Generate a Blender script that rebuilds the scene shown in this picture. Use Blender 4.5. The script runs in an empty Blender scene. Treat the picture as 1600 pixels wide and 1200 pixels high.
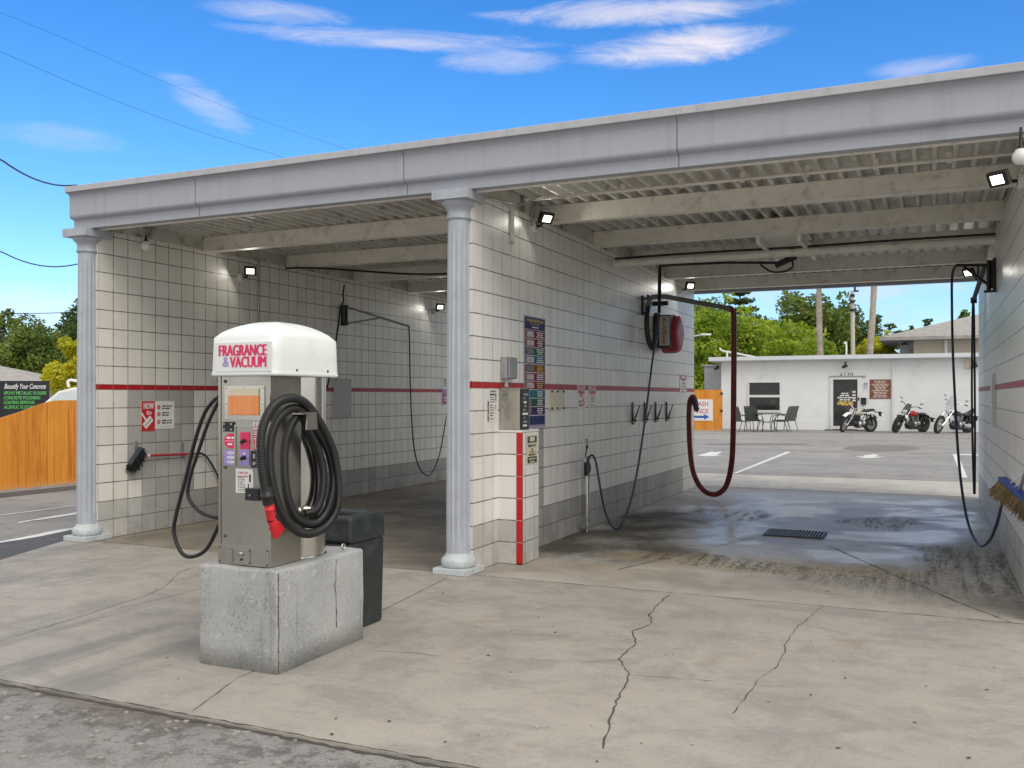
import bpy, bmesh, math, random
import numpy as np
from mathutils import Vector, Matrix
random.seed(7); rng=np.random.default_rng(7)
S=bpy.context.scene; COL=S.collection
R=math.radians
# ---------------------------------------------------------------- camera model (level camera, horizon at row 619 of the 1600x1200 photo)
F=1448.0; HZ=619.0; CH=1.553; TH=R(24.34); CT=math.cos(TH); ST=math.sin(TH)
def ray(px):
    k=(px-800)/F
    return (k*CT-ST, k*ST+CT)
def at(px,py,t):
    d=ray(px); return Vector((d[0]*t,d[1]*t,CH-(py-HZ)/F*t))
def onx(px,py,X): return at(px,py,X/ray(px)[0])
def ony(px,py,Y): return at(px,py,Y/ray(px)[1])
def onz(px,py,Z=0.0): return at(px,py,(CH-Z)*F/(py-HZ))
def gz(y):
    if y<18.6: return -0.014
    if y<19.0: return -0.014+0.014*(y-18.6)/0.4
    return min(0.155,0.155*(y-19)/21.0)
# ---------------------------------------------------------------- node helpers
class NT:
    def __init__(s,name):
        s.m=bpy.data.materials.new(name); s.m.use_nodes=True; s.t=s.m.node_tree
        s.b=s.t.nodes['Principled BSDF']
    def n(s,ty,**kw):
        x=s.t.nodes.new(ty)
        for k,v in kw.items(): setattr(x,k,v)
        return x
    def l(s,a,b): s.t.links.new(a,b)
    def put(s,sock,v):
        if hasattr(v,'is_linked') or isinstance(v,bpy.types.NodeSocket): s.l(v,sock)
        elif isinstance(v,(tuple,list)) and len(v)==3 and sock.type=='RGBA': sock.default_value=(*v,1)
        else: sock.default_value=v
    def ma(s,op,a,b=0.0,c=0.0,clamp=False):
        x=s.n('ShaderNodeMath',operation=op,use_clamp=clamp)
        s.put(x.inputs[0],a); s.put(x.inputs[1],b)
        if op in('MULTIPLY_ADD','SMOOTH_MIN','COMPARE'): s.put(x.inputs[2],c)
        return x.outputs[0]
    def mix(s,f,a,b,bt='MIX'):
        x=s.n('ShaderNodeMix',data_type='RGBA',blend_type=bt)
        s.put(x.inputs['Factor'],f); s.put(x.inputs[6],a); s.put(x.inputs[7],b)
        return x.outputs[2]
    def noise(s,vec,sc,det=4,ro=.6,dist=0):
        x=s.n('ShaderNodeTexNoise'); s.l(vec,x.inputs['Vector'])
        x.inputs['Scale'].default_value=sc; x.inputs['Detail'].default_value=det
        x.inputs['Roughness'].default_value=ro; x.inputs['Distortion'].default_value=dist
        return x.outputs['Fac']
    def map(s,vec,sc=(1,1,1),loc=(0,0,0),rot=(0,0,0)):
        x=s.n('ShaderNodeMapping'); s.l(vec,x.inputs[0])
        x.inputs['Scale'].default_value=sc; x.inputs['Location'].default_value=loc; x.inputs['Rotation'].default_value=rot
        return x.outputs[0]
    def step(s,v,a,b,lo=0.0,hi=1.0):
        x=s.n('ShaderNodeMapRange',interpolation_type='SMOOTHSTEP')
        s.put(x.inputs[0],v)
        for i,q in enumerate((a,b,lo,hi)): x.inputs[i+1].default_value=q
        return x.outputs[0]
    def co(s,k='Object'): return s.n('ShaderNodeTexCoord').outputs[k]
    def bump(s,h,st=.3,d=.02):
        x=s.n('ShaderNodeBump'); s.put(x.inputs['Height'],h)
        x.inputs['Strength'].default_value=st; x.inputs['Distance'].default_value=d
        s.l(x.outputs[0],s.b.inputs['Normal'])
    def sep(s,v):
        x=s.n('ShaderNodeSeparateXYZ'); s.l(v,x.inputs[0]); return x.outputs
    def comb(s,a,b,c):
        x=s.n('ShaderNodeCombineXYZ')
        for i,q in enumerate((a,b,c)): s.put(x.inputs[i],q)
        return x.outputs[0]
    def base(s,v): s.put(s.b.inputs['Base Color'],v)
    def rough(s,v): s.put(s.b.inputs['Roughness'],v)
_M={}
def mat(name,col,rough=.55,metal=0.0,var=.12,sc=5.0,bump=0.0,bsc=60.0,dirt=None,island=0.0,spec=.5,streak=0.0):
    """general worn surface: two noises of tone, optional dirt blotches, optional bump"""
    if name in _M: return _M[name]
    k=NT(name); co=k.co()
    n1=k.noise(co,sc,5,.6); n2=k.noise(co,sc*7,3,.6)
    f=k.ma('ADD',k.ma('MULTIPLY',n1,.7),k.ma('MULTIPLY',n2,.3))
    a=tuple(c*(1-var) for c in col); b=tuple(min(1,c*(1+var)) for c in col)
    c=k.mix(k.step(f,.35,.65),a,b)
    if island:
        g=k.n('ShaderNodeNewGeometry').outputs['Random Per Island']
        c=k.mix(g,k.mix(1,c,(1-island,)*3,'MULTIPLY'),c)
    if dirt:
        dc,amt,ds=dirt
        c=k.mix(k.ma('MULTIPLY',k.step(k.noise(co,ds,6,.7),.5,.72),amt),c,dc)
    if streak: c=k.mix(k.ma('MULTIPLY',k.step(k.noise(k.map(co,(11,11,.45)),1,6,.7),.48,.72),streak),c,tuple(q*.45 for q in col))
    k.base(c); k.b.inputs['Metallic'].default_value=metal
    k.rough(k.step(n1,.3,.7,max(.03,rough-.08),min(1,rough+.08)))
    k.b.inputs['Specular IOR Level'].default_value=spec
    if bump: k.bump(k.noise(co,bsc,4,.6),bump,.01)
    _M[name]=k.m; return k.m
def emit(name,col,st):
    k=NT(name); k.base(col); k.put(k.b.inputs['Emission Color'],col); k.b.inputs['Emission Strength'].default_value=st
    return k.m
T8=.2032
def tile(name,col,var=.05,hs=.85,vs=.6,mort=(.07,.065,.055),grime=.35,rough=.32):
    k=NT(name); uv=k.co('UV'); u,v,_=k.sep(uv)
    uu=k.ma('DIVIDE',u,T8); vv=k.ma('DIVIDE',v,T8)
    # slightly wavy, uneven joints
    wn=k.noise(uv,9,3,.6)
    fu=k.ma('FRACT',uu); fv=k.ma('FRACT',vv)
    du=k.ma('MINIMUM',fu,k.ma('SUBTRACT',1,fu)); dv=k.ma('MINIMUM',fv,k.ma('SUBTRACT',1,fv))
    lu=k.ma('MULTIPLY',k.step(du,.010,.030,1,0),k.step(wn,.3,.62,vs*.55,vs*1.25)); lv=k.ma('MULTIPLY',k.step(dv,.012,.034,1,0),k.step(wn,.3,.62,hs*.75,hs*1.1))
    line=k.ma('MAXIMUM',lu,lv)
    w=k.n('ShaderNodeTexWhiteNoise',noise_dimensions='2D')
    k.l(k.comb(k.ma('FLOOR',uu),k.ma('FLOOR',vv),0.0),w.inputs['Vector'])
    a=tuple(c*(1-var) for c in col); b=tuple(min(1,c*(1+var)) for c in col)
    c=k.mix(w.outputs['Value'],a,b)
    st=k.noise(k.map(uv,(7,.6,1)),1.0,5,.7); bl=k.noise(uv,1.3,5,.65); fine=k.noise(uv,45,3,.7)
    g=k.ma('MULTIPLY',k.ma('ADD',k.step(st,.42,.75),k.step(bl,.45,.8)),grime*.5)
    c=k.mix(g,c,tuple(q*.52 for q in (col[0],col[1]*.95,col[2]*.82)))
    c=k.mix(k.step(fine,.62,.75,0,grime*.35),c,(.16,.15,.13))
    # dirt splashed up from the floor
    low=k.ma('MULTIPLY',k.step(v,.0,.55,1,0),k.step(k.noise(uv,3,5,.7),.35,.7))
    c=k.mix(k.ma('MULTIPLY',low,grime),c,(.17,.155,.13))
    c=k.mix(line,c,mort)
    k.base(c); k.rough(k.ma('ADD',rough,k.ma('MULTIPLY',g,.5)))
    k.bump(k.ma('SUBTRACT',k.ma('MULTIPLY',k.noise(uv,25,3,.6),.15),k.step(line,0,.6)),.35,.004)
    return k.m
# ---------------------------------------------------------------- mesh builder
class MB:
    def __init__(s): s.v=[];s.f=[];s.mi=[];s.sm=[];s.uv=[]
    def add(s,V,Fc,mi=0,sm=False,uv=None):
        o=len(s.v); s.v+= [tuple(p) for p in V]
        for i,q in enumerate(Fc):
            s.f.append([o+j for j in q]); s.mi.append(mi); s.sm.append(sm); s.uv.append(uv[i] if uv else None)
        return s
    def box(s,x0,x1,y0,y1,z0,z1,mi=0):
        V=[(x0,y0,z0),(x1,y0,z0),(x1,y1,z0),(x0,y1,z0),(x0,y0,z1),(x1,y0,z1),(x1,y1,z1),(x0,y1,z1)]
        return s.add(V,[(0,3,2,1),(4,5,6,7),(0,1,5,4),(1,2,6,5),(2,3,7,6),(3,0,4,7)],mi)
    def ob(s,c,U,V,W,mi=0):
        """oriented box: centre and three half vectors (right handed)"""
        c=Vector(c);U=Vector(U);V=Vector(V);W=Vector(W)
        P=[c+U*a+V*b+W*d for d in(-1,1) for a,b in((-1,-1),(1,-1),(1,1),(-1,1))]
        return s.add(P,[(0,3,2,1),(4,5,6,7),(0,1,5,4),(1,2,6,5),(2,3,7,6),(3,0,4,7)],mi)
    def bar(s,p,q,w,h=None,up=(0,0,1),mi=0):
        p=Vector(p);q=Vector(q);h=h or w; d=(q-p); L=d.length; d=d/L; u=Vector(up)
        if abs(d.dot(u))>.98: u=Vector((0,1,0))
        a=d.cross(u).normalized(); b=a.cross(d)
        return s.ob((p+q)/2,d*L/2,-a*w/2,b*h/2,mi)
    def quad(s,a,b,c,d,mi=0,uv=None): return s.add([a,b,c,d],[(0,1,2,3)],mi,False,[uv] if uv else None)
    def tube(s,P,r,n=10,mi=0,cap=True,sm=True):
        P=[Vector(p) for p in P]; m=len(P); rr=r if isinstance(r,(list,tuple)) else [r]*m
        V=[];prev=None
        for i in range(m):
            d=(P[min(i+1,m-1)]-P[max(i-1,0)])
            if d.length<1e-9: d=Vector((0,0,1))
            d.normalize()
            if prev is None:
                a=d.cross(Vector((0,0,1)) if abs(d.z)<.9 else Vector((0,1,0))).normalized()
            else:
                a=prev-d*prev.dot(d)
                a=a.normalized() if a.length>1e-6 else d.orthogonal().normalized()
            prev=a; b=d.cross(a)
            for j in range(n):
                t=2*math.pi*j/n; V.append(P[i]+(a*math.cos(t)+b*math.sin(t))*rr[i])
        Fc=[(i*n+j,i*n+(j+1)%n,(i+1)*n+(j+1)%n,(i+1)*n+j) for i in range(m-1) for j in range(n)]
        s.add(V,Fc,mi,sm)
        if cap: s.add(V[:n],[tuple(range(n-1,-1,-1))],mi); s.add(V[-n:],[tuple(range(n))],mi)
        return s
    def lathe(s,prof,c=(0,0,0),n=24,mi=0,axis=(0,0,1),sm=True):
        c=Vector(c); w=Vector(axis).normalized(); a=w.orthogonal().normalized() if abs(w.z)<.99 else Vector((1,0,0)); b=w.cross(a)
        V=[c+w*z+(a*math.cos(2*math.pi*j/n)+b*math.sin(2*math.pi*j/n))*r for r,z in prof for j in range(n)]
        Fc=[(i*n+j,i*n+(j+1)%n,(i+1)*n+(j+1)%n,(i+1)*n+j) for i in range(len(prof)-1) for j in range(n)]
        s.add(V,Fc,mi,sm)
        if prof[0][0]>1e-4: s.add(V[:n],[tuple(range(n-1,-1,-1))],mi)
        if prof[-1][0]>1e-4: s.add(V[-n:],[tuple(range(n))],mi)
        return s
    def prism(s,poly,O,U,V,W,mi=0,sm=False):
        """polygon in (u,v) extruded along W (vector with length)"""
        O=Vector(O);U=Vector(U);V=Vector(V);W=Vector(W); n=len(poly)
        A=[O+U*a+V*b for a,b in poly]; B=[p+W for p in A]
        if U.cross(V).dot(W)<0: A,B=B,A
        s.add(A+B,[tuple(range(n-1,-1,-1)),tuple(range(n,2*n))],mi)
        s.add(A+B,[(i,(i+1)%n,n+(i+1)%n,n+i) for i in range(n)],mi,sm); return s
    def text(s,body,O,U,V,size,mi=0,al='CENTER',bold=0.0,shear=0.0,width=None,space=1.0):
        cu=bpy.data.curves.new('t','FONT'); cu.body=body; cu.size=size; cu.align_x=al; cu.align_y='CENTER'
        cu.shear=shear; cu.space_character=space; cu.resolution_u=3
        ob=bpy.data.objects.new('t',cu); COL.objects.link(ob)
        dg=bpy.context.evaluated_depsgraph_get(); me=bpy.data.meshes.new_from_object(ob.evaluated_get(dg))
        O=Vector(O);U=Vector(U);V=Vector(V)
        P=[v.co.copy() for v in me.vertices]
        sx=1.0
        if width and P:
            w=max(p.x for p in P)-min(p.x for p in P); sx=width/w if w>0 else 1
        N=U.cross(V).normalized(); st=(0.0,) if not bold else (-1.0,-.33,.33,1.0)
        for i_,k_ in enumerate(st): s.add([O+U*(p.x*sx*(1-bold*.6)+k_*bold*size*.75)+V*p.y+N*(i_*.00012) for p in P],[tuple(q.vertices) for q in me.polygons],mi)
        bpy.data.objects.remove(ob); bpy.data.curves.remove(cu); bpy.data.meshes.remove(me); return s
    def lines(s,O,U,V,w,h,n,mi=0,fill=.55,seed=1,al='C'):
        """rows of small dashes: print too small to read"""
        r=random.Random(seed); O=Vector(O);U=Vector(U);V=Vector(V); rh=h/n
        for i in range(n):
            L=w*(r.uniform(.6,1)); x=-L/2 if al=='C' else -w/2; e=x+L; y=h/2-(i+.5)*rh
            while x<e-.1*rh:
                q=min(rh*r.uniform(.8,2.6),e-x); a=O+U*x+V*(y-rh*fill/2)
                s.quad(a,a+U*q,a+U*q+V*rh*fill,a+V*rh*fill,mi); x+=q+rh*.45
        return s
    def xf(s,M,i0=0):
        for i in range(i0,len(s.v)): s.v[i]=tuple(M@Vector(s.v[i]))
        return s
    def build(s,name,mats,parent=None,local=False,bevel=0.0,seg=2,origin=None):
        if not isinstance(mats,(list,tuple)): mats=[mats]
        if parent is not None:
            off=Vector((0,0,0)) if local else wl(parent)
            loc=Vector((0,0,0))
        else:
            if origin is not None: off=Vector(origin)
            else:
                a=np.array(s.v); off=Vector((float(a[:,0].min()+a[:,0].max())/2,float(a[:,1].min()+a[:,1].max())/2,float(a[:,2].min())))
            loc=off
        me=bpy.data.meshes.new(name)
        me.from_pydata([(p[0]-off.x,p[1]-off.y,p[2]-off.z) for p in s.v],[],s.f)
        for m in mats: me.materials.append(m)
        me.polygons.foreach_set('material_index',s.mi); me.polygons.foreach_set('use_smooth',s.sm)
        if any(u is not None for u in s.uv):
            L=me.uv_layers.new(name='UVMap')
            for p,u in zip(me.polygons,s.uv):
                if u:
                    for li,q in zip(p.loop_indices,u): L.data[li].uv=q
        if bevel:
            bm=bmesh.new(); bm.from_mesh(me); bmesh.ops.remove_doubles(bm,verts=bm.verts,dist=1e-5)
            E=[e for e in bm.edges if len(e.link_faces)==2 and e.calc_face_angle(0)>.5]
            bmesh.ops.bevel(bm,geom=E,offset=bevel,segments=seg,affect='EDGES',profile=.5,clamp_overlap=True)
            bm.to_mesh(me); bm.free()
        me.update()
        o=bpy.data.objects.new(name,me); COL.objects.link(o); o.location=loc
        if parent is not None: o.parent=parent
        return o
_WL={}
def wl(o):
    p=Vector((0,0,0))
    while o is not None: p=p+o.location; o=o.parent
    return p
def tag(o,label=None,cat=None,group=None,kind=None):
    if label: o['label']=label
    if cat: o['category']=cat
    if group: o['group']=group
    if kind: o['kind']=kind
    return o
def thing(name,label,cat,loc=(0,0,0),rz=0.0,group=None):
    o=bpy.data.objects.new(name,None); COL.objects.link(o); o.location=loc; o.rotation_euler=(0,0,rz); o.empty_display_size=.2
    return tag(o,label,cat,group)
def copy_tree(o,parent=None):
    c=o.copy(); COL.objects.link(c); c.parent=parent
    for ch in list(o.children): copy_tree(ch,c)
    return c
def cat_rom(P,n=8):
    P=[Vector(p) for p in P]; Q=[]
    for i in range(len(P)-1):
        a=P[max(i-1,0)];b=P[i];c=P[i+1];d=P[min(i+2,len(P)-1)]
        for j in range(n):
            t=j/n
            Q.append(.5*((2*b)+(c-a)*t+(2*a-5*b+4*c-d)*t*t+(3*b-a-3*c+d)*t**3))
    Q.append(P[-1]); return Q
X=Vector((1,0,0));Y=Vector((0,1,0));Z=Vector((0,0,1))
SKY_SAT,SKY_VAL,SKY_STR=1.36,1.9,.1
HAZE=(3.5,5.8,9.3); CLOUD=(9.0,8.6,9.4); FILL_CLOUD=(11.2,11.0,10.7)
SUN_E,SUN_ANG,EXPO=1.7,40,0.0
BLOBS=[(610,62,300,22,0,.6),(790,98,120,26,0,.5),(1050,75,210,40,.05,1.0),(320,160,90,40,-.5,.4),(1440,105,110,22,0,.4),(90,215,130,30,0,.22),(60,480,200,50,0,.5),(1000,20,300,30,0,.8),(1330,330,560,190,0,.85),(430,20,160,25,0,.5)]  # one wide cloud added behind the roof for its reflection in the wet floor
# ================================================================ materials
white_tile=tile('white_tile',(.80,.79,.755),hs=.95,vs=.62,grime=.30)
bay_tile=tile('left_wall_tile',(.80,.78,.72),hs=.95,vs=1.0,grime=.36)
grey_tile=tile('grey_tile',(.43,.422,.40),var=.12,hs=.8,vs=.6,grime=.5,rough=.5)
pale_grey_tile=tile('pale_grey_tile',(.56,.55,.52),var=.07,hs=.8,vs=.6,grime=.5,rough=.45)
red_tile=tile('red_tile',(.42,.006,.012),var=.1,hs=0,vs=.5,mort=(.5,.3,.28),grime=.1,rough=.5)
red_strip=mat('red_bullnose',(.50,.012,.018),.25,var=.08)
cream=mat('cream_paint',(.84,.81,.73),.5,var=.06,sc=2.5,bump=.1,dirt=((.26,.18,.10),.45,7))
deckm=mat('deck_paint',(.72,.71,.67),.5,var=.10,sc=3,dirt=((.16,.12,.08),.6,4))
rotm=mat('rotten_plaster',(.60,.58,.52),.7,var=.15,sc=3,dirt=((.03,.026,.02),.95,3.2))
greyp=mat('grey_painted_fascia',(.385,.405,.455),.5,var=.02,sc=3,bump=.25,bsc=180,dirt=((.34,.35,.41),.22,9),streak=.22)
greycap=mat('grey_fascia_cap',(.46,.465,.49),.5,var=.04,sc=3,bump=.2,bsc=180,dirt=((.33,.33,.34),.4,9),streak=.3)
colm=mat('column_paint',(.42,.45,.505),.45,var=.05,sc=6,bump=.1,bsc=120,dirt=((.30,.32,.37),.5,5),streak=.25)
plinthm=mat('plinth_paint',(.52,.57,.58),.5,var=.07,sc=9,bump=.2,bsc=90,dirt=((.3,.32,.31),.6,7))
blackm=mat('black_plastic',(.018,.018,.02),.45,var=.2)
blackmetal=mat('black_metal',(.025,.024,.024),.45,metal=.3,var=.3)
rubber=mat('hose_rubber',(.014,.014,.015),.42,var=.25)
bluehose=mat('blue_hose_rubber',(.022,.042,.075),.4,var=.25)
steel=mat('brushed_steel',(.62,.61,.57),.17,metal=1,var=.04,sc=3)
steeldk=mat('dull_steel',(.48,.465,.42),.22,metal=.92,var=.05,sc=2.5,dirt=((.34,.31,.25),.4,5))
chrome=mat('chrome',(.75,.75,.76),.14,metal=1,var=.05)
galv=mat('galvanised',(.42,.43,.43),.45,metal=.7,var=.18,sc=10)
hoodm=mat('white_hood',(.80,.83,.82),.33,var=.02,sc=4,dirt=((.64,.64,.58),.35,9))
whitep=mat('white_paint',(.78,.78,.76),.45,var=.05,dirt=((.5,.49,.45),.4,6))
signw=mat('sign_white',(.76,.76,.74),.4,var=.03)
redp=mat('sign_red',(.55,.02,.03),.4,var=.06)
pinkp=mat('sign_pink',(.70,.025,.13),.4,var=.05)
purplep=mat('sign_purple',(.33,.24,.62),.4,var=.05)
inkm=mat('black_ink',(.02,.02,.022),.5,var=.1)
navym=mat('board_navy',(.018,.025,.13),.65,var=.1)
yellowm=mat('board_yellow',(.65,.45,.03),.4)
def _orange():
    k=NT('orange_fluid'); co=k.co(); z=k.sep(co)[2]
    a=k.noise(k.map(co,(60,1,3)),1,3,.6)
    c=k.mix(a,(.62,.14,.03),(.85,.36,.10)); c=k.mix(k.step(z,.974,.981),c,(.62,.55,.38))
    k.base(c); k.rough(.25); k.b.inputs['Coat Weight'].default_value=.6; return k.m
fluid=_orange()
nozm=mat('red_nozzle',(.62,.02,.03),.4,var=.06)
def _block():
    k=NT('painted_block'); co=k.co()
    n=k.noise(co,2.2,6,.65); p=k.noise(co,70,3,.8); q=k.noise(co,17,6,.75); big=k.noise(co,5,4,.6)
    c=k.mix(k.step(n,.35,.68),(.42,.425,.42),(.33,.34,.335))
    c=k.mix(k.step(q,.52,.7,0,.7),c,(.55,.55,.535))
    pit=k.ma('MULTIPLY',k.step(p,.56,.64),k.step(big,.42,.6,.25,1)); c=k.mix(k.ma('MULTIPLY',pit,.4),c,(.12,.12,.115))
    st=k.noise(k.map(co,(14,14,.8)),1,4,.6)
    c=k.mix(k.step(st,.55,.75,0,.6),c,(.20,.205,.2))
    k.base(c); k.rough(.75); k.bump(k.ma('SUBTRACT',k.ma('MULTIPLY',q,.6),k.ma('MULTIPLY',pit,.5)),.6,.012); return k.m
blockm=_block()
def _conc(name,light,dark,grey,track=True):
    k=NT(name); co=k.co()
    big=k.noise(k.map(co,(1,.7,1)),.55,6,.6,.4); mid=k.noise(co,2.3,10,.74); fine=k.noise(co,38,4,.8); spk=k.noise(co,120,2,.6)
    c=k.mix(k.step(big,.32,.68),light,dark)
    c=k.mix(k.step(mid,.42,.68,0,.7),c,grey)
    trk=k.ma('MULTIPLY',k.noise(k.map(co,(1.6,.22,1),(0,0,0),(0,0,R(28))),1,5,.6,.5),k.step(k.sep(co)[0],-4.2,-3.2,1,.80)) if track else k.noise(co,1,2,.5)
    c=k.mix(k.step(trk,.47,.66,0,.75),c,tuple(q*.62 for q in grey))
    brn=k.noise(co,1.1,5,.7,.8); c=k.mix(k.step(brn,.55,.72,0,.6),c,(.25,.185,.12))
    pale=k.noise(k.map(co,(1,1,1),(9,4,0)),3.4,5,.7,.3); c=k.mix(k.step(pale,.58,.74,0,.5),c,(.50,.46,.40))
    c=k.mix(k.step(fine,.52,.70,0,.42),c,(.17,.155,.135))
    c=k.mix(k.step(spk,.66,.72,0,.7),c,(.60,.58,.53))
    mot=k.noise(k.map(co,(1,1.5,1),(2,5,0)),1.7,11,.76,.5); c=k.mix(k.step(mot,.45,.62,0,.48),c,tuple(q*.72 for q in grey)); mo2=k.noise(k.map(co,(1.3,1,1),(8,1,0)),1.2,11,.76,.5); c=k.mix(k.step(mo2,.48,.64,0,.5),c,(.42,.378,.318))
    sc_=k.noise(k.map(co,(5,40,1),(0,0,0),(0,0,.35)),1,3,.7); c=k.mix(k.step(sc_,.58,.7,0,.3),c,(.22,.20,.175))
    vor=k.n('ShaderNodeTexVoronoi'); k.l(co,vor.inputs['Vector']); vor.inputs['Scale'].default_value=2.6
    c=k.mix(k.step(vor.outputs['Distance'],.022,.036,.85,0),c,(.06,.055,.05))
    k.base(c); k.rough(k.step(mid,.3,.7,.6,.85)); k.bump(k.ma('ADD',fine,k.ma('MULTIPLY',mid,.5)),.22,.01); return k.m
slabm=_conc('slab_concrete',(.425,.388,.34),(.35,.322,.284),(.29,.28,.262))
apronm=_conc('apron_concrete',(.60,.56,.49),(.52,.49,.42),(.45,.44,.41))
def _bay():
    k=NT('wet_bay_concrete'); co=k.co(); x,y,_=k.sep(co)
    mid=k.noise(co,1.5,6,.65,.5); fine=k.noise(co,34,4,.8)
    wx=k.ma('ADD',x,k.ma('MULTIPLY',k.ma('SUBTRACT',k.noise(co,.9,4,.6),.5),1.6)); wy=k.ma('ADD',y,k.ma('MULTIPLY',k.ma('SUBTRACT',k.noise(k.map(co,(1,1,1),(7,3,0)),.9,4,.6),.5),1.6))
    def ell(a,b,rx,ry,rot=0.0):
        p=onz(a,b); ca,sa=math.cos(rot),math.sin(rot); u=k.ma('SUBTRACT',wx,p.x); v=k.ma('SUBTRACT',wy,p.y)
        uu=k.ma('DIVIDE',k.ma('ADD',k.ma('MULTIPLY',u,ca),k.ma('MULTIPLY',v,sa)),rx); vv=k.ma('DIVIDE',k.ma('SUBTRACT',k.ma('MULTIPLY',v,ca),k.ma('MULTIPLY',u,sa)),ry)
        return k.step(k.ma('ADD',k.ma('MULTIPLY',uu,uu),k.ma('MULTIPLY',vv,vv)),.25,1.15,1,0)
    def mx(*q):
        r_=q[0]
        for i in q[1:]: r_=k.ma('MAXIMUM',r_,i)
        return r_
    gr=k.noise(co,21,6,.85)
    def gritn(rot,sc=(1,1)):
        s_=k.noise(k.map(co,(7*sc[0],.9*sc[1],1),(0,0,0),(0,0,rot)),1.0,8,.78,.5)
        return k.step(k.ma('ADD',s_,k.ma('MULTIPLY',k.ma('SUBTRACT',gr,.5),1.0)),.41,.66)
    g1=k.ma('MULTIPLY',mx(ell(1150,803,.55,.75),ell(1370,815,.55,.8)),gritn(.7))
    g2=k.ma('MULTIPLY',mx(ell(950,850,1.0,1.3,.3),ell(1010,815,.7,1.4)),k.step(k.ma('ADD',k.ma('MULTIPLY',mid,.6),k.ma('MULTIPLY',gr,.4)),.36,.54,.45,1))
    g3=k.ma('MULTIPLY',mx(ell(1545,895,.95,2.3,-.1),ell(1470,915,.9,.7)),gritn(-.42,(1.1,.6)))
    g4=k.ma('MULTIPLY',mx(ell(1130,876,1.2,.36,-.12),ell(1260,900,.8,.30,-.25),ell(1390,925,.8,.25)),gritn(.1,(1.5,1.2)))
    sand=k.ma('MULTIPLY',mx(ell(1060,872,1.0,.42,-.2),ell(1330,890,1.0,.45,-.1),ell(1220,893,1.5,.3),ell(900,888,1.2,.35)),k.step(gr,.41,.53))
    c=k.mix(k.step(mid,.35,.68),(.62,.605,.57),(.46,.445,.415))
    c=k.mix(k.step(k.noise(co,5,7,.75),.48,.68,0,.5),c,(.28,.27,.245))
    c=k.mix(k.ma('MULTIPLY',g2,.92),c,(.10,.084,.058))
    c=k.mix(k.ma('MULTIPLY',sand,.85),c,(.44,.335,.18))
    c=k.mix(k.ma('MULTIPLY',mx(g1,g3,g4),.9),c,(.06,.052,.038))
    dry=k.step(y,7.7,8.7,1,0)
    c=k.mix(k.ma('MULTIPLY',dry,.85),c,k.mix(k.step(mid,.35,.7),(.40,.365,.31),(.28,.255,.22)))
    c=k.mix(k.step(fine,.56,.72,0,.4),c,(.12,.11,.09))
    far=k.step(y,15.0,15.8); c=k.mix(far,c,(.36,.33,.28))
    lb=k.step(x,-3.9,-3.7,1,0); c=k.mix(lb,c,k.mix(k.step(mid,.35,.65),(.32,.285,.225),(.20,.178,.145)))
    k.base(c)
    pud=k.step(k.noise(k.map(co,(1,1,1),(3,8,0)),.75,4,.55,.6),.46,.62)
    ctr=k.ma('MULTIPLY',mx(ell(1290,800,2.3,4.0),ell(1260,860,1.6,1.5)),k.step(dry,0,.6,1,0))
    wet=k.ma('MULTIPLY',k.ma('MULTIPLY',ctr,k.ma('ADD',.45,k.ma('MULTIPLY',pud,.55))),k.ma('SUBTRACT',1,k.ma('MULTIPLY',mx(g1,g3,g4,sand),.85)))
    wet=k.ma('MULTIPLY',wet,k.ma('SUBTRACT',1,lb))
    k.rough(k.step(wet,0,.8,.72,.20))
    k.b.inputs['Specular IOR Level'].default_value=.25
    k.bump(k.ma('MULTIPLY',k.ma('SUBTRACT',1.03,wet),fine),.35,.01); return k.m
baym=_bay()
def _asph():
    k=NT('weathered_asphalt'); co=k.co()
    a=k.noise(k.map(co,(.5,1.4,1)),.5,6,.65,.5); b=k.noise(co,3,5,.7); f=k.noise(co,70,3,.8); g=k.noise(co,160,2,.7)
    c=k.mix(k.step(a,.35,.65),(.37,.357,.34),(.295,.288,.28)); c=k.mix(k.step(b,.5,.75,0,.5),c,(.18,.175,.17))
    c=k.mix(k.step(f,.52,.68,0,.6),c,(.11,.108,.105)); c=k.mix(k.step(g,.6,.68,0,.6),c,(.5,.48,.45))
    y=k.sep(co)[1]
    so=k.ma('MULTIPLY',k.step(y,3.1,3.45),k.step(y,3.5,3.7,1,0)); c=k.mix(k.ma('MULTIPLY',so,k.step(a,.48,.62)),c,(.13,.085,.05))
    ed=k.ma('MULTIPLY',k.step(y,2.2,3.5),k.step(y,3.6,3.7,1,0)); cl=k.noise(co,6,8,.8); c=k.mix(k.ma('MULTIPLY',ed,k.step(cl,.47,.58,0,.8)),c,(.12,.112,.10)); w2=k.noise(co,1.6,9,.75); c=k.mix(k.step(w2,.5,.66,0,.55),c,(.17,.165,.155))
    k.base(c); k.rough(.88); k.bump(k.ma('ADD',k.ma('ADD',f,b),cl),.8,.02); return k.m
asph=_asph()
darkasph=mat('patched_asphalt',(.085,.088,.092),.85,var=.25,sc=6,bump=.7,bsc=70)
marking=mat('road_marking_paint',(.72,.71,.68),.6,var=.06,sc=8,dirt=((.33,.32,.3),.75,6))
crackm=mat('crack_dark',(.075,.066,.055),.9)
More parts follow.
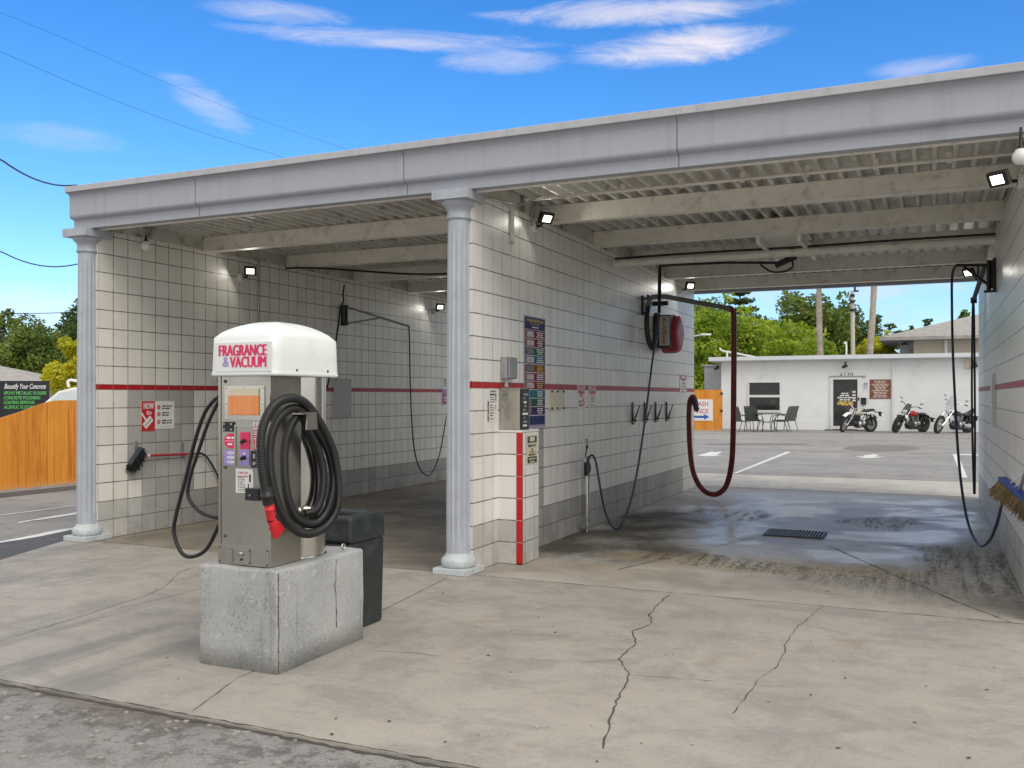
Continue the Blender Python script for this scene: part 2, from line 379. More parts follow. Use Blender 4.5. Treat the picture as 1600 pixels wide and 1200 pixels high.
def _wood():
    k=NT('orange_stained_wood'); co=k.co(); g=k.n('ShaderNodeNewGeometry').outputs['Random Per Island']
    gr=k.noise(k.map(co,(18,18,1.2)),1,5,.65,1.2)
    c=k.mix(k.step(gr,.35,.68),(.70,.26,.025),(.48,.14,.008)); c=k.mix(k.ma('MULTIPLY',g,.45),c,(.86,.38,.035))
    z=k.sep(co)[2]; c=k.mix(k.ma('MULTIPLY',k.step(z,.0,.14,1,0),k.step(gr,.4,.6,0,.6)),c,(.6,.42,.22))
    k.base(c); k.rough(.6); k.bump(gr,.3,.006); return k.m
woodm=_wood()
stucco=mat('white_stucco',(.80,.82,.82),.7,var=.03,sc=1.2,bump=.12,bsc=50,dirt=((.55,.55,.53),.4,.8))
glassdk=mat('dark_glass',(.02,.024,.026),.08,var=.4,sc=2.2,dirt=((.16,.10,.08),.6,1.6))
shing=mat('grey_shingles',(.36,.345,.32),.85,var=.16,sc=2.5,bump=.5,bsc=18,dirt=((.26,.25,.23),.6,5))
beige=mat('beige_stucco',(.52,.46,.37),.8,var=.05,sc=2)
def leafm(name,a,b,d):
    k=NT(name); g=k.n('ShaderNodeNewGeometry').outputs['Random Per Island']; co=k.co()
    n=k.noise(co,.55,3,.6); c=k.mix(g,a,b); c=k.mix(k.step(n,.42,.66,0,.75),c,d)
    k.base(c); k.rough(.55); k.b.inputs['Specular IOR Level'].default_value=.3
    t=k.n('ShaderNodeBsdfTranslucent'); k.put(t.inputs['Color'],k.mix(1,c,(1.25,1.3,.6),'MULTIPLY'))
    ms=k.n('ShaderNodeMixShader'); ms.inputs[0].default_value=.35; k.l(k.b.outputs[0],ms.inputs[1]); k.l(t.outputs[0],ms.inputs[2])
    k.l(ms.outputs[0],k.t.nodes['Material Output'].inputs[0]); return k.m
lime=leafm('lime_leaves',(.20,.34,.03),(.48,.52,.06),(.09,.20,.02))
oak=leafm('oak_leaves',(.12,.19,.035),(.24,.28,.07),(.06,.11,.025))
dark=leafm('dark_leaves',(.06,.11,.035),(.13,.18,.05),(.035,.07,.022))
yel=leafm('yellow_green_leaves',(.46,.46,.02),(.62,.56,.05),(.30,.34,.02))
bark=mat('bark',(.20,.16,.12),.9,var=.25,sc=4,bump=.6,bsc=20)
palmbark=mat('palm_bark',(.40,.345,.28),.9,var=.2,sc=3,bump=.5,bsc=12,dirt=((.17,.13,.10),.6,4))
brickred=mat('sign_brown',(.22,.075,.045),.5,var=.1,sc=9)
lamp_on=emit('lit_led_panel',(1,.97,.86),3.0)
globem=mat('globe_white',(.75,.75,.72),.3,var=.03)
brushblk=mat('brush_bristles',(.012,.012,.013),.8,var=.3,island=.4)
straw=mat('straw_bristles',(.33,.235,.125),.8,var=.25,island=.5)
bluep=mat('blue_broom_block',(.03,.07,.33),.4,var=.1)
binm=mat('bin_plastic',(.022,.028,.03),.42,var=.2,sc=8,bump=.1,bsc=40,dirt=((.075,.085,.085),.6,5))
# ================================================================ ground, slab, road
def ribbon(mb,pts,w,z,mi,jit=0.0,n=6,seed=1):
    r=random.Random(seed); P=[]
    for i in range(len(pts)-1):
        a=Vector(pts[i]);b=Vector(pts[i+1]); m=max(1,int((b-a).length/.05)) if jit else 1
        for j in range(m): P.append(a+(b-a)*j/m+Vector((r.uniform(-jit,jit),r.uniform(-jit,jit),0)))
    P.append(Vector(pts[-1])); L=[];Rr=[]
    for i,p in enumerate(P):
        d=P[min(i+1,len(P)-1)]-P[max(i-1,0)]; d.z=0; d.normalize(); nn=Vector((-d.y,d.x,0))
        ww=w*(r.uniform(.2,1.25) if jit else 1)*.5
        L.append((p.x+nn.x*ww,p.y+nn.y*ww,z)); Rr.append((p.x-nn.x*ww,p.y-nn.y*ww,z))
    k=len(P); mb.add(L+Rr,[(k+i,k+i+1,i+1,i) for i in range(k-1)],mi)
mb=MB(); ys=[-60,0,8,16,18.6,18.8,19.0,22,26,30,34,40,60,120,600]; xs=[-600,-120,-40,-20,-8,0,8,40,120,600]
for y in ys:
    for x in xs: mb.v.append((x,y,gz(y)))
nx=len(xs)
for i in range(len(ys)-1):
    for j in range(nx-1): mb.f.append([i*nx+j,i*nx+j+1,(i+1)*nx+j+1,(i+1)*nx+j]); mb.mi.append(0); mb.sm.append(False); mb.uv.append(None)
tag(mb.build('ground',asph,origin=(0,0,0)),kind='structure')
# patched dark asphalt strip by the slab and darker verge under the fence
mb=MB()
mb.add([(-8.42,7.2,-.009),(-8.0,5.85,-.009),(-7.0,3.3,-.009),(-7.9,3.0,-.009),(-9.0,5.9,-.009),(-9.25,7.4,-.009),(-9.1,9.5,-.009),(-8.46,15.6,-.009),(-8.45,8,-.009)],[(8,7,6,5,4,3,2,1,0)])
mb.add([(-13.65,2,-.009),(-13.0,2,-.009),(-13.1,16,-.009),(-13.65,16,-.009)],[(0,1,2,3)])
mb.add([(-30,2.95,-.009),(12,2.95,-.009),(12,3.47,-.009),(-30,3.47,-.009)],[(0,1,2,3)]) if False else None
tag(mb.build('asphalt_patch',darkasph,origin=(0,0,0)),kind='structure')
# slab in front of the bays
mb=MB()
poly=[(-7.08,3.46),(9,3.46),(9,7.2),(-8.52,7.2),(-8.46,7.03),(-8.04,6.0)]
n=len(poly); mb.add([(a,b,0) for a,b in poly]+[(a,b,-.12) for a,b in poly],[tuple(range(n))]+[((i+1)%n,i,n+i,n+(i+1)%n) for i in range(n)])
def px(*a): return [onz(x,y) for x,y in a]
c6=lambda *a:[onz(800+x/2,740+y/2) for x,y in a]
c5=lambda *a:[onz(x/2,840+y/2) for x,y in a]
ribbon(mb,[(-8.4,7.19,0),(9,7.19,0)],.009,.002,1,.0025,seed=3)
ribbon(mb,c5((1400,125),(1200,225),(880,385),(740,440),(600,545)),.007,.002,1,.003,seed=4)
ribbon(mb,c6((492,378),(462,402),(430,440),(437,470),(378,492),(387,530),(335,582),(368,630),(352,668),(322,722),(297,812),(285,860)),.009,.0025,1,.008,seed=5)
ribbon(mb,c6((965,418),(930,450),(890,480),(855,530),(852,560),(830,600),(760,655),(725,705),(690,750)),.0055,.0025,1,.008,seed=6)
ribbon(mb,c6((60,578),(140,586),(230,590),(335,582)),.004,.002,1,.004,seed=7)
ribbon(mb,c6((362,630),(440,634),(520,640),(640,650)),.004,.002,1,.004,seed=8)
ribbon(mb,c5((0,325),(110,290),(250,248),(380,205),(450,185),(520,150),(560,108),(600,95)),.006,.002,1,.006,seed=9)
ribbon(mb,c5((1180,355),(1290,360),(1400,375),(1470,380)),.004,.002,1,.004,seed=10)
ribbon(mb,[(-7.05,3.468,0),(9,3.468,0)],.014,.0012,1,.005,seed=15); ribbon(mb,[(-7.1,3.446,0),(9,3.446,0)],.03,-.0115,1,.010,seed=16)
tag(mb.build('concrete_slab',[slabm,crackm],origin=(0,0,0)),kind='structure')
# bay floor with its shallow cross falls and joints
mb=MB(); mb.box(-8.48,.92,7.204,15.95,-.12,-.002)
ribbon(mb,[onz(800+x/2,740+y/2) for x,y in((800,190),(560,245),(330,300))],.010,.0015,1,.002,seed=11)
ribbon(mb,[onz(800+x/2,740+y/2) for x,y in((990,225),(1180,310),(1390,400),(1560,465))],.012,.0015,1,.002,seed=12)
ribbon(mb,[(-8.4,15.94,0),(9,15.94,0)],.02,.0015,1,.002,seed=13)
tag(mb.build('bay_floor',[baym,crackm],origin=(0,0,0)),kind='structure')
mb=MB(); mb.box(-9,9,15.956,18.6,-.12,0.0); tag(mb.build('rear_apron',apronm,origin=(0,0,0)),kind='structure')
# markings
mb=MB()
def gpt(a,b,dz=.006):
    z=.03
    for _ in range(6): p=onz(a,b,z+dz); z=gz(p.y)
    return Vector((p.x,p.y,gz(p.y)+dz))
g6=lambda x,y:gpt(1080+x/3.478,660+y/3.478)
def gq(*a):
    mb.add([g6(*q) for q in a],[tuple(range(len(a)))])
gq((225,277),(246,277),(545,160),(515,160))
gq((1420,172),(1448,172),(1502,300),(1470,300)); gq((1450,172),(1450,178),(1560,180),(1560,173))
for pts in(((30,180),(60,172),(88,165),(112,158),(130,163),(168,156),(152,169),(136,176),(172,179),(92,185)),((888,186),(935,185),(943,177),(975,176),(985,173),(1018,175),(1005,186),(1070,186),(985,193),(952,195))): gq(*pts)
def lq(*a): mb.add([gpt(x/8.573,740+y/8.573) for x,y in a],[tuple(range(len(a)))])
lq((0,905),(0,925),(300,880),(560,835),(800,785),(1030,735),(1010,722),(750,757),(500,810),(250,860))
lq((0,552),(0,560),(500,500),(1060,422),(1060,416),(500,492))
lq((230,652),(260,664),(430,630),(600,610),(800,580),(1080,535),(1080,510),(950,530),(700,568),(430,618))
tag(mb.build('road_markings',marking,origin=(0,0,0)),kind='structure')
# old oval repair patch in the lot
mb=MB(); c=[g6(1035+215*math.cos(t)*random.uniform(.96,1),140+17*math.sin(t)) for t in np.linspace(0,2*math.pi,28)[:-1]]
mb.add([Vector((p.x,p.y,p.z-.002)) for p in c],[tuple(range(27))[::-1]])
c=[g6(350+285*math.cos(t),117+5*math.sin(t)) for t in np.linspace(0,2*math.pi,28)[:-1]]; mb.add([Vector((p.x,p.y,p.z-.002)) for p in c],[tuple(range(27))[::-1]])
tag(mb.build('asphalt_repair',mat('repair_asphalt',(.19,.18,.17),.85,var=.15,bump=.5),origin=(0,0,0)),kind='structure')
# ================================================================ the car wash building
XL,XM,XR=-8.20,-3.67,.65; WT=3.36; YF,YB=7.28,15.62
CW=thing('car_wash','open car wash building of white tiled walls, fluted grey columns and deep grey roof fascia','car wash',(-3.8,7.2,0))
def zone(mb,x,y0,y1,z0,z1,mi,face=1,vo=0.0):
    """tiled rectangle on an x=const wall; face +1 looks to +x"""
    P=[(x,y0,z0),(x,y1,z0),(x,y1,z1),(x,y0,z1)]; u=[(y0-YF,z0-vo),(y1-YF,z0-vo),(y1-YF,z1-vo),(y0-YF,z1-vo)]
    if face<0: P=P[::-1];u=u[::-1]
    mb.add(P,[(0,1,2,3)],mi,False,[u])
def zoney(mb,y,x0,x1,z0,z1,mi,face=-1,vo=0.0,xo=0.0):
    P=[(x0,y,z0),(x1,y,z0),(x1,y,z1),(x0,y,z1)]; u=[(x0-xo,z0-vo),(x1-xo,z0-vo),(x1-xo,z1-vo),(x0-xo,z1-vo)]
    if face>0: P=P[::-1];u=u[::-1]
    mb.add(P,[(0,1,2,3)],mi,False,[u])
ZR=8*T8; ZR2=ZR+.053; G2=2*T8; VO=.053-.0
TM=[white_tile,grey_tile,red_tile,pale_grey_tile,bay_tile,cream]
def ycell(i): return YF+i*T8
def wall_face(mb,x,face,main,zones):
    """zones: list of (y0,y1,z0,z1,mat) overriding the main tile, cut on the tile grid"""
    ycuts=sorted({YF,YB}|{a for q in zones for a in q[:2]}); zc=sorted({0,ZR}|{a for q in zones for a in q[2:4]})
    for i in range(len(ycuts)-1):
        for j in range(len(zc)-1):
            ym=(ycuts[i]+ycuts[i+1])/2; zm=(zc[j]+zc[j+1])/2; m=main
            for q in zones:
                if q[0]<ym<q[1] and q[2]<zm<q[3]: m=q[4]
            zone(mb,x,ycuts[i],ycuts[i+1],zc[j],zc[j+1],m,face)
    zone(mb,x,YF,YB,ZR,ZR2,2,face); zone(mb,x,YF,YB,ZR2,WT,main,face,VO)
def wall(x0,x1,zr,zl,mr,ml):
    mb=MB(); wall_face(mb,x1,1,mr,zr); wall_face(mb,x0,-1,ml,zl)
    for y,f in((YF,-1),(YB,1)):
        zoney(mb,y,x0,x1,0,ZR,mr,f,0,x0); zoney(mb,y,x0,x1,ZR,ZR2,2,f,0,x0); zoney(mb,y,x0,x1,ZR2,WT,mr,f,VO,x0)
    mb.quad((x0,YF,WT),(x1,YF,WT),(x1,YB,WT),(x0,YB,WT),5,[(0,0)]*4)
    return mb
c=ycell
zl=[(c(0),c(3),0,G2,3),(c(3),YB,0,G2,1),(c(2),c(7),G2,ZR,1),(c(0),c(2),G2,ZR,4),(c(2),c(3),G2,3*T8,4)]
wall(XL-.25,XL,zl,[],4,4).build('wall',TM,CW)
zm=[(c(0),c(5),0,G2,3),(c(5),YB-.8,0,G2,1),(c(4),c(8),G2,6*T8,1),(c(8)-.1,c(8),G2,3*T8,1)]
wall(XM-.25,XM,zm,[(c(0),YB,0,G2,1)],0,4).build('wall',TM,CW)
zr=[(c(0),YB,0,G2,3)]
wall(XR,XR+.25,[],zr,0,0).build('wall',TM,CW)
# pilaster carrying the coin box
px0,px1,py0,py1,pz=XM,-3.43,7.80,8.20,6*T8+.02
mb=MB()
for z0,z1,m in((0,G2,3),(G2,6*T8,0)):
    zoney(mb,py0,px0,px1-.052,z0,z1,m,-1,0,px1-.052-T8); zone(mb,px1,py0,py1,z0,z1,m,1)
    zoney(mb,py1,px0,px1,z0,z1,m,1,0,px0)
mb.box(px1-.052,px1+.003,py0-.003,py0+.02,.012,6*T8,1)
for i in range(1,6): mb.box(px1-.0525,px1+.0035,py0-.0036,py0+.02,i*T8-.001,i*T8+.0012,2)
mb.box(px0,px1+.004,py0-.004,py1+.004,6*T8,pz,2)
mb.build('pilaster',[white_tile,red_strip,whitep,pale_grey_tile],CW)
# columns
def fluted(cx,cy):
    root=bpy.data.objects.new('column',None); COL.objects.link(root); root.parent=CW; root.location=Vector((cx,cy,0))-CW.location
    MB().box(cx-.17,cx+.17,cy-.17,cy+.17,0.001,.055).build('plinth',plinthm,root,bevel=.006)
    pr=[(.13,.055)]+[(.128+.028*math.sin(t),.055+.045*(1-math.cos(t))) for t in np.linspace(0,math.pi,12)]+[(.122,.147),(.118,.165),(.112,.178)]
    MB().lathe(pr,(cx,cy,0),36).build('base',plinthm,root)
    V=[];nf=15;per=10;rows=14
    for i in range(rows+1):
        t=i/rows; z=.178+t*(3.10-.178); rr=.110-.014*t*t
        if i==0: z=.178
        for q in range(nf*per):
            a=2*math.pi*q/(nf*per); ph=(q%per)/per; e=.012*math.sin(math.pi*min(1,max(0,(ph-.16)/.84)))**.7 if ph>.16 else 0
            e*=min(1,i/.5)*min(1,(rows-i)/.5)
            V.append((cx+(rr-e)*math.cos(a),cy+(rr-e)*math.sin(a),z))
    n=nf*per; mb=MB().add(V,[(i*n+j,i*n+(j+1)%n,(i+1)*n+(j+1)%n,(i+1)*n+j) for i in range(rows) for j in range(n)],0,False)
    mb.build('shaft',colm,root)
    pr=[(.098,3.10),(.112,3.105),(.114,3.12),(.104,3.13),(.102,3.185),(.108,3.19),(.11,3.20),(.125,3.215),(.145,3.235),(.152,3.255),(.15,3.262)]
    mb=MB().lathe(pr,(cx,cy,0),36); mb.box(cx-.175,cx+.175,cy-.175,cy+.175,3.262,3.345); mb.build('capital',colm,root)
fluted(-8.325,7.25); fluted(-3.795,7.25)
# fascia: one profile run along the front, plain boards on the other sides
FY=7.15; FX0,FX1=-8.41,1.35
prof=[(0,3.347),(0,3.352),(0,3.434),(0,3.438),(.008,3.443),(.03,3.448),(.048,3.457),(.057,3.470),(.06,3.485),(.06,3.488),(.06,3.676),(.06,3.679),(.063,3.692),(.072,3.704),(.088,3.713),(.107,3.718),(.11,3.718)]
mb=MB(); pts=[(FY-d,z) for d,z in prof]; n=len(pts); ins=FY+.10
V=[(x,y,z) for x in(FX0,FX1) for y,z in pts]
mb.add(V,[(i,n+i,n+i+1,i+1) for i in range(n-1)],0,True)
endp=pts+[(ins,3.718),(ins,3.347)]
for x,f in((FX0,-1),(FX1,1)):
    P=[(x,y,z) for y,z in endp]; mb.add(P if f<0 else P[::-1],[tuple(range(len(P)))],0)
mb.quad((FX0,FY,3.347),(FX0,ins,3.347),(FX1,ins,3.347),(FX1,FY,3.347),0)
for s in(-6.66,-4.26,-1.80):   # sheet joints
    ribbon_pts=[(y-.002,z) for y,z in pts]; mb.add([(s+dx,y,z) for dx in(-.004,.004) for y,z in ribbon_pts],[(i,n+i,n+i+1,i+1) for i in range(n-1)],1)
mb.build('fascia',[greyp,mat('joint_dark',(.16,.165,.19),.7)],CW)
mb=MB().box(FX0-.004,FX1,FY-.122,FY+.22,3.720,3.784)
mb.build('fascia_cap',greycap,CW,bevel=.006)
mb=MB().box(FX0+.12,FX1-.1,ins+.002,ins+.045,3.338,3.40); mb.build('trim_board',cream,CW)
mb=MB().box(FX0,FX0+.06,ins,15.9,3.33,3.74).box(FX1-.06,FX1,ins,15.9,3.33,3.74).box(FX0,FX1,15.9,15.98,3.32,3.76)
mb.build('side_fascia',greyp,CW)
# corrugated deck
mb=MB(); x=FX0+.08; sp=.1524; 
xs_=[]
V=[];px_=[]
while x<FX1-.1: px_+= [(x,3.61),(x+.100,3.61),(x+.110,3.522),(x+.142,3.522)]; x+=sp
for y in(7.26,15.88): V+=[(a,y,z) for a,z in px_]
n=len(px_); mb.add(V,[(i,n+i,n+i+1,i+1) for i in range(n-1)],0)
mb.build('roof_deck',deckm,CW)
mb=MB().box(FX0+.06,FX1-.06,FY+.22,15.88,3.62,3.76); mb.build('roof_slab',greycap,CW)
# cross beams: channel web with a bottom flange, butting the wall tops
for y in (8.87,10.5,12.15,13.8,15.45):
    mb=MB().box(XL-.15,XR+.15,y,y+.05,3.350,3.519).box(XL-.15,XR+.15,y-.01,y+.11,3.337,3.350); mb.build('cross_beam',cream,CW,bevel=.003)
for x0,x1 in((XL-.22,XL-.012),(XM-.235,XM-.015),(XR+.015,XR+.22)):
    ys_=[7.30,8.85,8.99,10.48,10.62,12.13,12.27,13.78,13.92,15.43,15.57,15.88]
    mb=MB()
    for i in range(0,len(ys_),2): mb.box(x0,x1,ys_[i],ys_[i+1],WT+.001,3.60)
    mb.build('wall_closure',rotm,CW)
# conduits under the deck
mb=MB(); y=8.3
mb.tube([(XM+.06,y,3.47),(XR-.02,y,3.47)],.017,8)
for x in np.arange(XM+.5,XR,.55): mb.box(x-.02,x+.02,y-.009,y+.024,3.445,3.53)
mb.build('conduit',cream,CW)
mb=MB().tube([(XM+.02,11.2,3.225),(XR-.02,11.2,3.225)],.045,12); mb.build('drain_pipe',cream,CW)
mb=MB().tube(cat_rom([(XM+.03,11.2,3.29),(-2.5,11.2,3.295),(-1.4,11.18,3.285),(-.4,11.2,3.295),(XR-.02,11.18,3.29)],6),.014,8)
mb.build('cable',rubber,CW); mb=MB(); mb.tube(cat_rom([(XL+.02,10.45,3.33),(-7.6,10.45,3.30),(-6.6,11.6,3.30),(-5.2,11.7,3.325),(XM-.27,11.6,3.31)],6),.014,8)
mb.build('cable',rubber,CW)
# ================================================================ vacuum island
BX0,BX1,BY0,BY1,BH=-3.885,-3.315,4.16,5.03,.578
mb=MB()
nu,nv=14,10
def bumpy_block(x0,x1,y0,y1,h,r=.03):
    bm=bmesh.new(); bmesh.ops.create_cube(bm,size=1)
    for v in bm.verts: v.co=Vector(((x0+x1)/2+v.co.x*(x1-x0),(y0+y1)/2+v.co.y*(y1-y0),h/2+v.co.z*h))
    bmesh.ops.bevel(bm,geom=[e for e in bm.edges if min(v.co.z for v in e.verts)>.01 or abs(e.verts[0].co.z-e.verts[1].co.z)>.1],offset=r,segments=4,affect='EDGES',profile=.5)
    bmesh.ops.subdivide_edges(bm,edges=bm.edges,cuts=3,use_grid_fill=True)
    for v in bm.verts:
        q=v.co; q+=Vector((math.sin(q.y*23+q.z*17)*.002,math.sin(q.x*19+q.z*29)*.002,math.sin(q.x*31+q.y*13)*.003 if q.z>.1 else 0))
    V=[v.co.copy() for v in bm.verts]; bm.verts.index_update(); Fc=[[v.index for v in f.verts] for f in bm.faces]; bm.free(); return V,Fc
V,Fc=bumpy_block(BX0,BX1,BY0,BY1,BH,.022); mb.add(V,Fc,0,True)
def sideline(mb,pts,w,x,mi,jit,seed):
    r=random.Random(seed); P=[]
    for i in range(len(pts)-1):
        a=pts[i];b=pts[i+1]; m=max(1,int(math.dist(a,b)/.02))
        for j in range(m): P.append((a[0]+(b[0]-a[0])*j/m+r.uniform(-jit,jit),a[1]+(b[1]-a[1])*j/m))
    P.append(pts[-1])
    for i in range(len(P)-1):
        ww=w*r.uniform(.4,1.2)/2
        mb.add([(x,P[i][0]-ww,P[i][1]),(x,P[i][0]+ww,P[i][1]),(x,P[i+1][0]+ww,P[i+1][1]),(x,P[i+1][0]-ww,P[i+1][1])],[(3,2,1,0)],mi)
sideline(mb,[(4.715,.555),(4.712,.42),(4.70,.40),(4.715,.33),(4.72,.14)],.006,BX1+.004,1,.003,2)
sideline(mb,[(BY0+.012,.565),(BY0+.010,.40),(BY0+.013,.25),(BY0+.010,.10),(BY0+.012,.005)],.008,BX1+.0005,1,.002,4)
mb.build('concrete_block',[blockm,crackm]); o=bpy.data.objects['concrete_block']
tag(o,'grey painted concrete block under the vacuum machine','concrete block')
MX0,MX1,MY0,MY1,MZ=-3.785,-3.408,4.212,4.50,1.69
VM=thing('vacuum_machine','steel fragrance and vacuum machine with white domed hood on the grey block','vacuum machine',(-3.59,4.45,BH+.001))
MB().box(MX0,MX1,MY0,MY1,BH+.002,MZ).build('body',steeldk,VM,bevel=.006)
cx,cy,cr=-3.59,4.645,.205
prof=[(cr,BH+.002),(cr,MZ)]
mb=MB().lathe(prof,(cx,cy,0),48); mb.tube([(cx+cr*math.cos(a),cy+cr*math.sin(a),BH+.006) for a in np.linspace(0,2*math.pi,40)],.008,6,cap=False)
port=onx(486,803,-3.38); mb.tube([(cx+.1,port.y+.01,port.z),(-3.365,port.y,port.z)],.045,16)
ring=Vector((-3.36,4.86,BH+.03)); mb.tube([ring+Vector((0,.018*math.cos(a),.018*math.sin(a))) for a in np.linspace(0,2*math.pi,17)],.005,6,cap=False)
mb.build('canister',steel,VM)
# hood: rounded box with dome
def hood(x0,x1,y0,y1,z0,z1,dome,r):
    mb=MB(); N=64; cx=(x0+x1)/2; cy=(y0+y1)/2; hx=(x1-x0)/2; hy=(y1-y0)/2
    def ringp(s,z,dx=0):
        P=[]
        for i in range(N):
            a=2*math.pi*i/N; c,sn=math.cos(a),math.sin(a); e=2/11
            P.append((cx+(hx*s+dx)*math.copysign(abs(c)**e,c),cy+(hy*s+dx)*math.copysign(abs(sn)**e,sn),z))
        return P
    rows=[ringp(1,z0,-.03),ringp(1,z0,0),ringp(1,z0+.012,.006),ringp(1,z0+.024,0)]+[ringp(1,z0+.03+(z1-z0-.045)*t,-.006*t) for t in(0,.5,1)]
    for t in np.linspace(0.12,1,14):
        a=t*math.pi/2; s=1-t; rows.append(ringp(max(s,.002)**.9 if t<1 else .002, z1-.012+(dome+.012)*math.sin(min(1,t*1.02)*math.pi/2)**.75, -.008*(1-t)))
    V=[p for q in rows for p in q]
    mb.add(V,[(i*N+j,i*N+(j+1)%N,(i+1)*N+(j+1)%N,(i+1)*N+j) for i in range(len(rows)-1) for j in range(N)],0,True)
    mb.add(rows[-1],[tuple(range(N))],0)
    for y in(4.36,4.66): mb.lathe([(.007,0),(.007,.006),(.003,.008)],(x1-.002,y,z0+.035),8,1,(1,0,0))
    return mb
H=hood(-3.815,-3.335,4.165,4.80,1.668,1.905,.09,.06).build('hood',[hoodm,blackm],VM)
# sign sticker on the hood
mb=MB(); fy=4.165-.004; A=ony(336.5,536,fy); B=ony(423,580,fy); w=B.x-A.x; h=A.z-B.z; ctr=Vector(((A.x+B.x)/2,fy-.002,(A.z+B.z)/2))
mb.box(ctr.x-w/2,ctr.x+w/2,fy-.001,fy+.01,ctr.z-h/2,ctr.z+h/2,0)
tp=lambda a,b:Vector((ony(a,b,fy).x,fy-.003,ony(a,b,fy).z))
pxm=ony(1,0,fy).x
wd=lambda a,b:ony(b,560,fy).x-ony(a,560,fy).x
mb.text('FRAGRANCE',tp(379,548.3),X,Z,.090,1,'CENTER',.06,0,wd(341,417.5))
mb.text('VACUUM',tp(388.3,566.3),X,Z,.088,1,'CENTER',.06,0,wd(359.5,417.5)); mb.text('&',tp(353.2,566.3),X,Z,.080,2,'CENTER',.022,0,wd(348.5,358))
mb.build('name_sticker',[signw,pinkp,purplep],H)
# front face details
fy=MY0-.001
def fp(a,b,d=0): q=ony(a,b,fy-d); return q.x,q.z
def frect(mb,a,b,c,d,t,mi,d0=0.0):
    x0,z1=fp(a,b); x1,z0=fp(c,d); mb.box(x0,x1,fy-t,fy-d0,z0,z1,mi); return x0,x1,z0,z1
mb=MB(); f=frect(mb,352,603,414,657,.006,0)
def bolts(mb,x0,x1,z0,z1,nx_,nz_,r,mi,t):
    for i in range(nx_):
        for z in(z0,z1): mb.lathe([(r,0),(r,.004),(r*.5,.006)],(x0+(x1-x0)*i/(nx_-1),fy-t,z),8,mi,(0,-1,0))
    for i in range(1,nz_-1):
        for x in(x0,x1): mb.lathe([(r,0),(r,.004),(r*.5,.006)],(x,fy-t,z0+(z1-z0)*i/(nz_-1)),8,mi,(0,-1,0))
bolts(mb,f[0]+.012,f[1]-.012,f[2]+.01,f[3]-.01,3,3,.006,1,.006)
wf=mb.build('window_frame',[steel,chrome],VM,bevel=0)
mb=MB(); x0,z1=fp(359,607); x1,z0=fp(406,649)
mb.box(x0,x1,fy-.016,fy-.0062,z0,z1,0); o=mb.build('fluid_window',fluid,VM,bevel=.003); o.data.transform(Matrix.Translation((-x0+ -3.59*0,0,0))) if False else None
mb=MB(); frect(mb,350,659,366,674.5,.010,0); x0,x1,z0,z1=frect(MB(),350,659,366,674.5,.01,0)
for a in(x0+.012,x1-.012):
    for b in(z0+.012,z1-.012): mb.lathe([(.006,0),(.006,.004)],(a,fy-.010,b),8,1,(0,-1,0))
mb.build('lock_plate',[blackm,chrome],VM)
# recessed looking control strip with raised frame
mb=MB(); x0,z1=fp(369,666); x1,z0=fp(403,729)
for q in((x0-.008,x0,z0,z1),(x1,x1+.006,z0,z1),(x0-.008,x1+.006,z1,z1+.008)): mb.box(q[0],q[1],fy-.008,fy,q[2],q[3],0)
frect(mb,376,675,390,702,.004,1); frect(mb,376,702.2,390,727,.004,2)
for py_,mi in((689,3),(715,3)):
    x,z=fp(382.5,py_); mb.lathe([(.014,0),(.012,.01),(.009,.022)],(x,fy-.004,z),12,3,(0,-1,0)); mb.ob((x+.004,fy-.03,z-.006),(.004,0,0),(0,.012,0),(0,0,.008),3)
mb.lines(Vector((fp(382.5,720)[0],fy-.0055,fp(0,705.5)[1])),X,Z,.05,.010,1,4); 
mb.prism([(-.012,0),(.012,0),(0,.016)],Vector((fp(382.5,683)[0],fy-.0045,fp(0,683)[1])),X,Z,-Y*.001,4); mb.prism([(-.012,0),(.012,0),(0,-.016)],Vector((fp(382.5,695)[0],fy-.0045,fp(0,695.5)[1])),X,Z,-Y*.001,4)
mb.build('selector_panel',[steel,pinkp,purplep,blackm,signw],VM)
# oval sticker left of the strip
mb=MB(); x0,z1=fp(350.5,677); x1,z0=fp(368,701); zz=(z0+z1)/2; hh=(z1-z0)/2; ww=x1-x0
el=[(x1,z1)]+[(x1-ww*math.sin(t)**.6 if t>0 else x1,zz+hh*math.cos(t)) for t in np.linspace(0.05,math.pi-.05,16)]+[(x1,z0)]
mb.prism([(a,b) for a,b in el],Vector((0,fy,0)),X,Z,-Y*.002,0)
mb.box(x0+.004,x1,fy-.003,fy,zz-.001,zz+.001,2)
for k,z in enumerate((zz+hh*.42,zz-hh*.42)): mb.lines(Vector((x1-ww*.42,fy-.003,z)),X,Z,ww*.75,.014,1,2,.8,k)
x0,z1=fp(351,703); x1,z0=fp(368,727)
mb.box(x0,x1,fy-.002,fy,z0,z1,1)
for k in range(3):
    z=z1-(k+.6)*(z1-z0)/3.3; mb.prism([(.028*math.cos(t)+.001,.0085*math.sin(t)) for t in np.linspace(0,2*math.pi,14)[:-1]],Vector(((x0+x1)/2+.006,fy-.002,z)),X,Z,-Y*.001,2); mb.lines(Vector(((x0+x1)/2+.006,fy-.0036,z)),X,Z,.036,.008,1,1,.6,k)
mb.build('guide_sticker',[pinkp,purplep,signw],VM)
mb=MB(); x0,x1,z0,z1=frect(mb,396.5,660,408,704,.003,0); 
mb.box(x0,x1,fy-.0045,fy-.003,z1-.03-.005,z1-.035+.001,1); mb.box(x0+.002,x1-.002,fy-.0045,fy-.003,z0+.002,z1-.042,1)
mb.lines(Vector(((x0+x1)/2,fy-.0055,(z0+z1)/2-.02)),X,Z,(x1-x0)*.8,(z1-z0)*.65,8,0,.5,5)
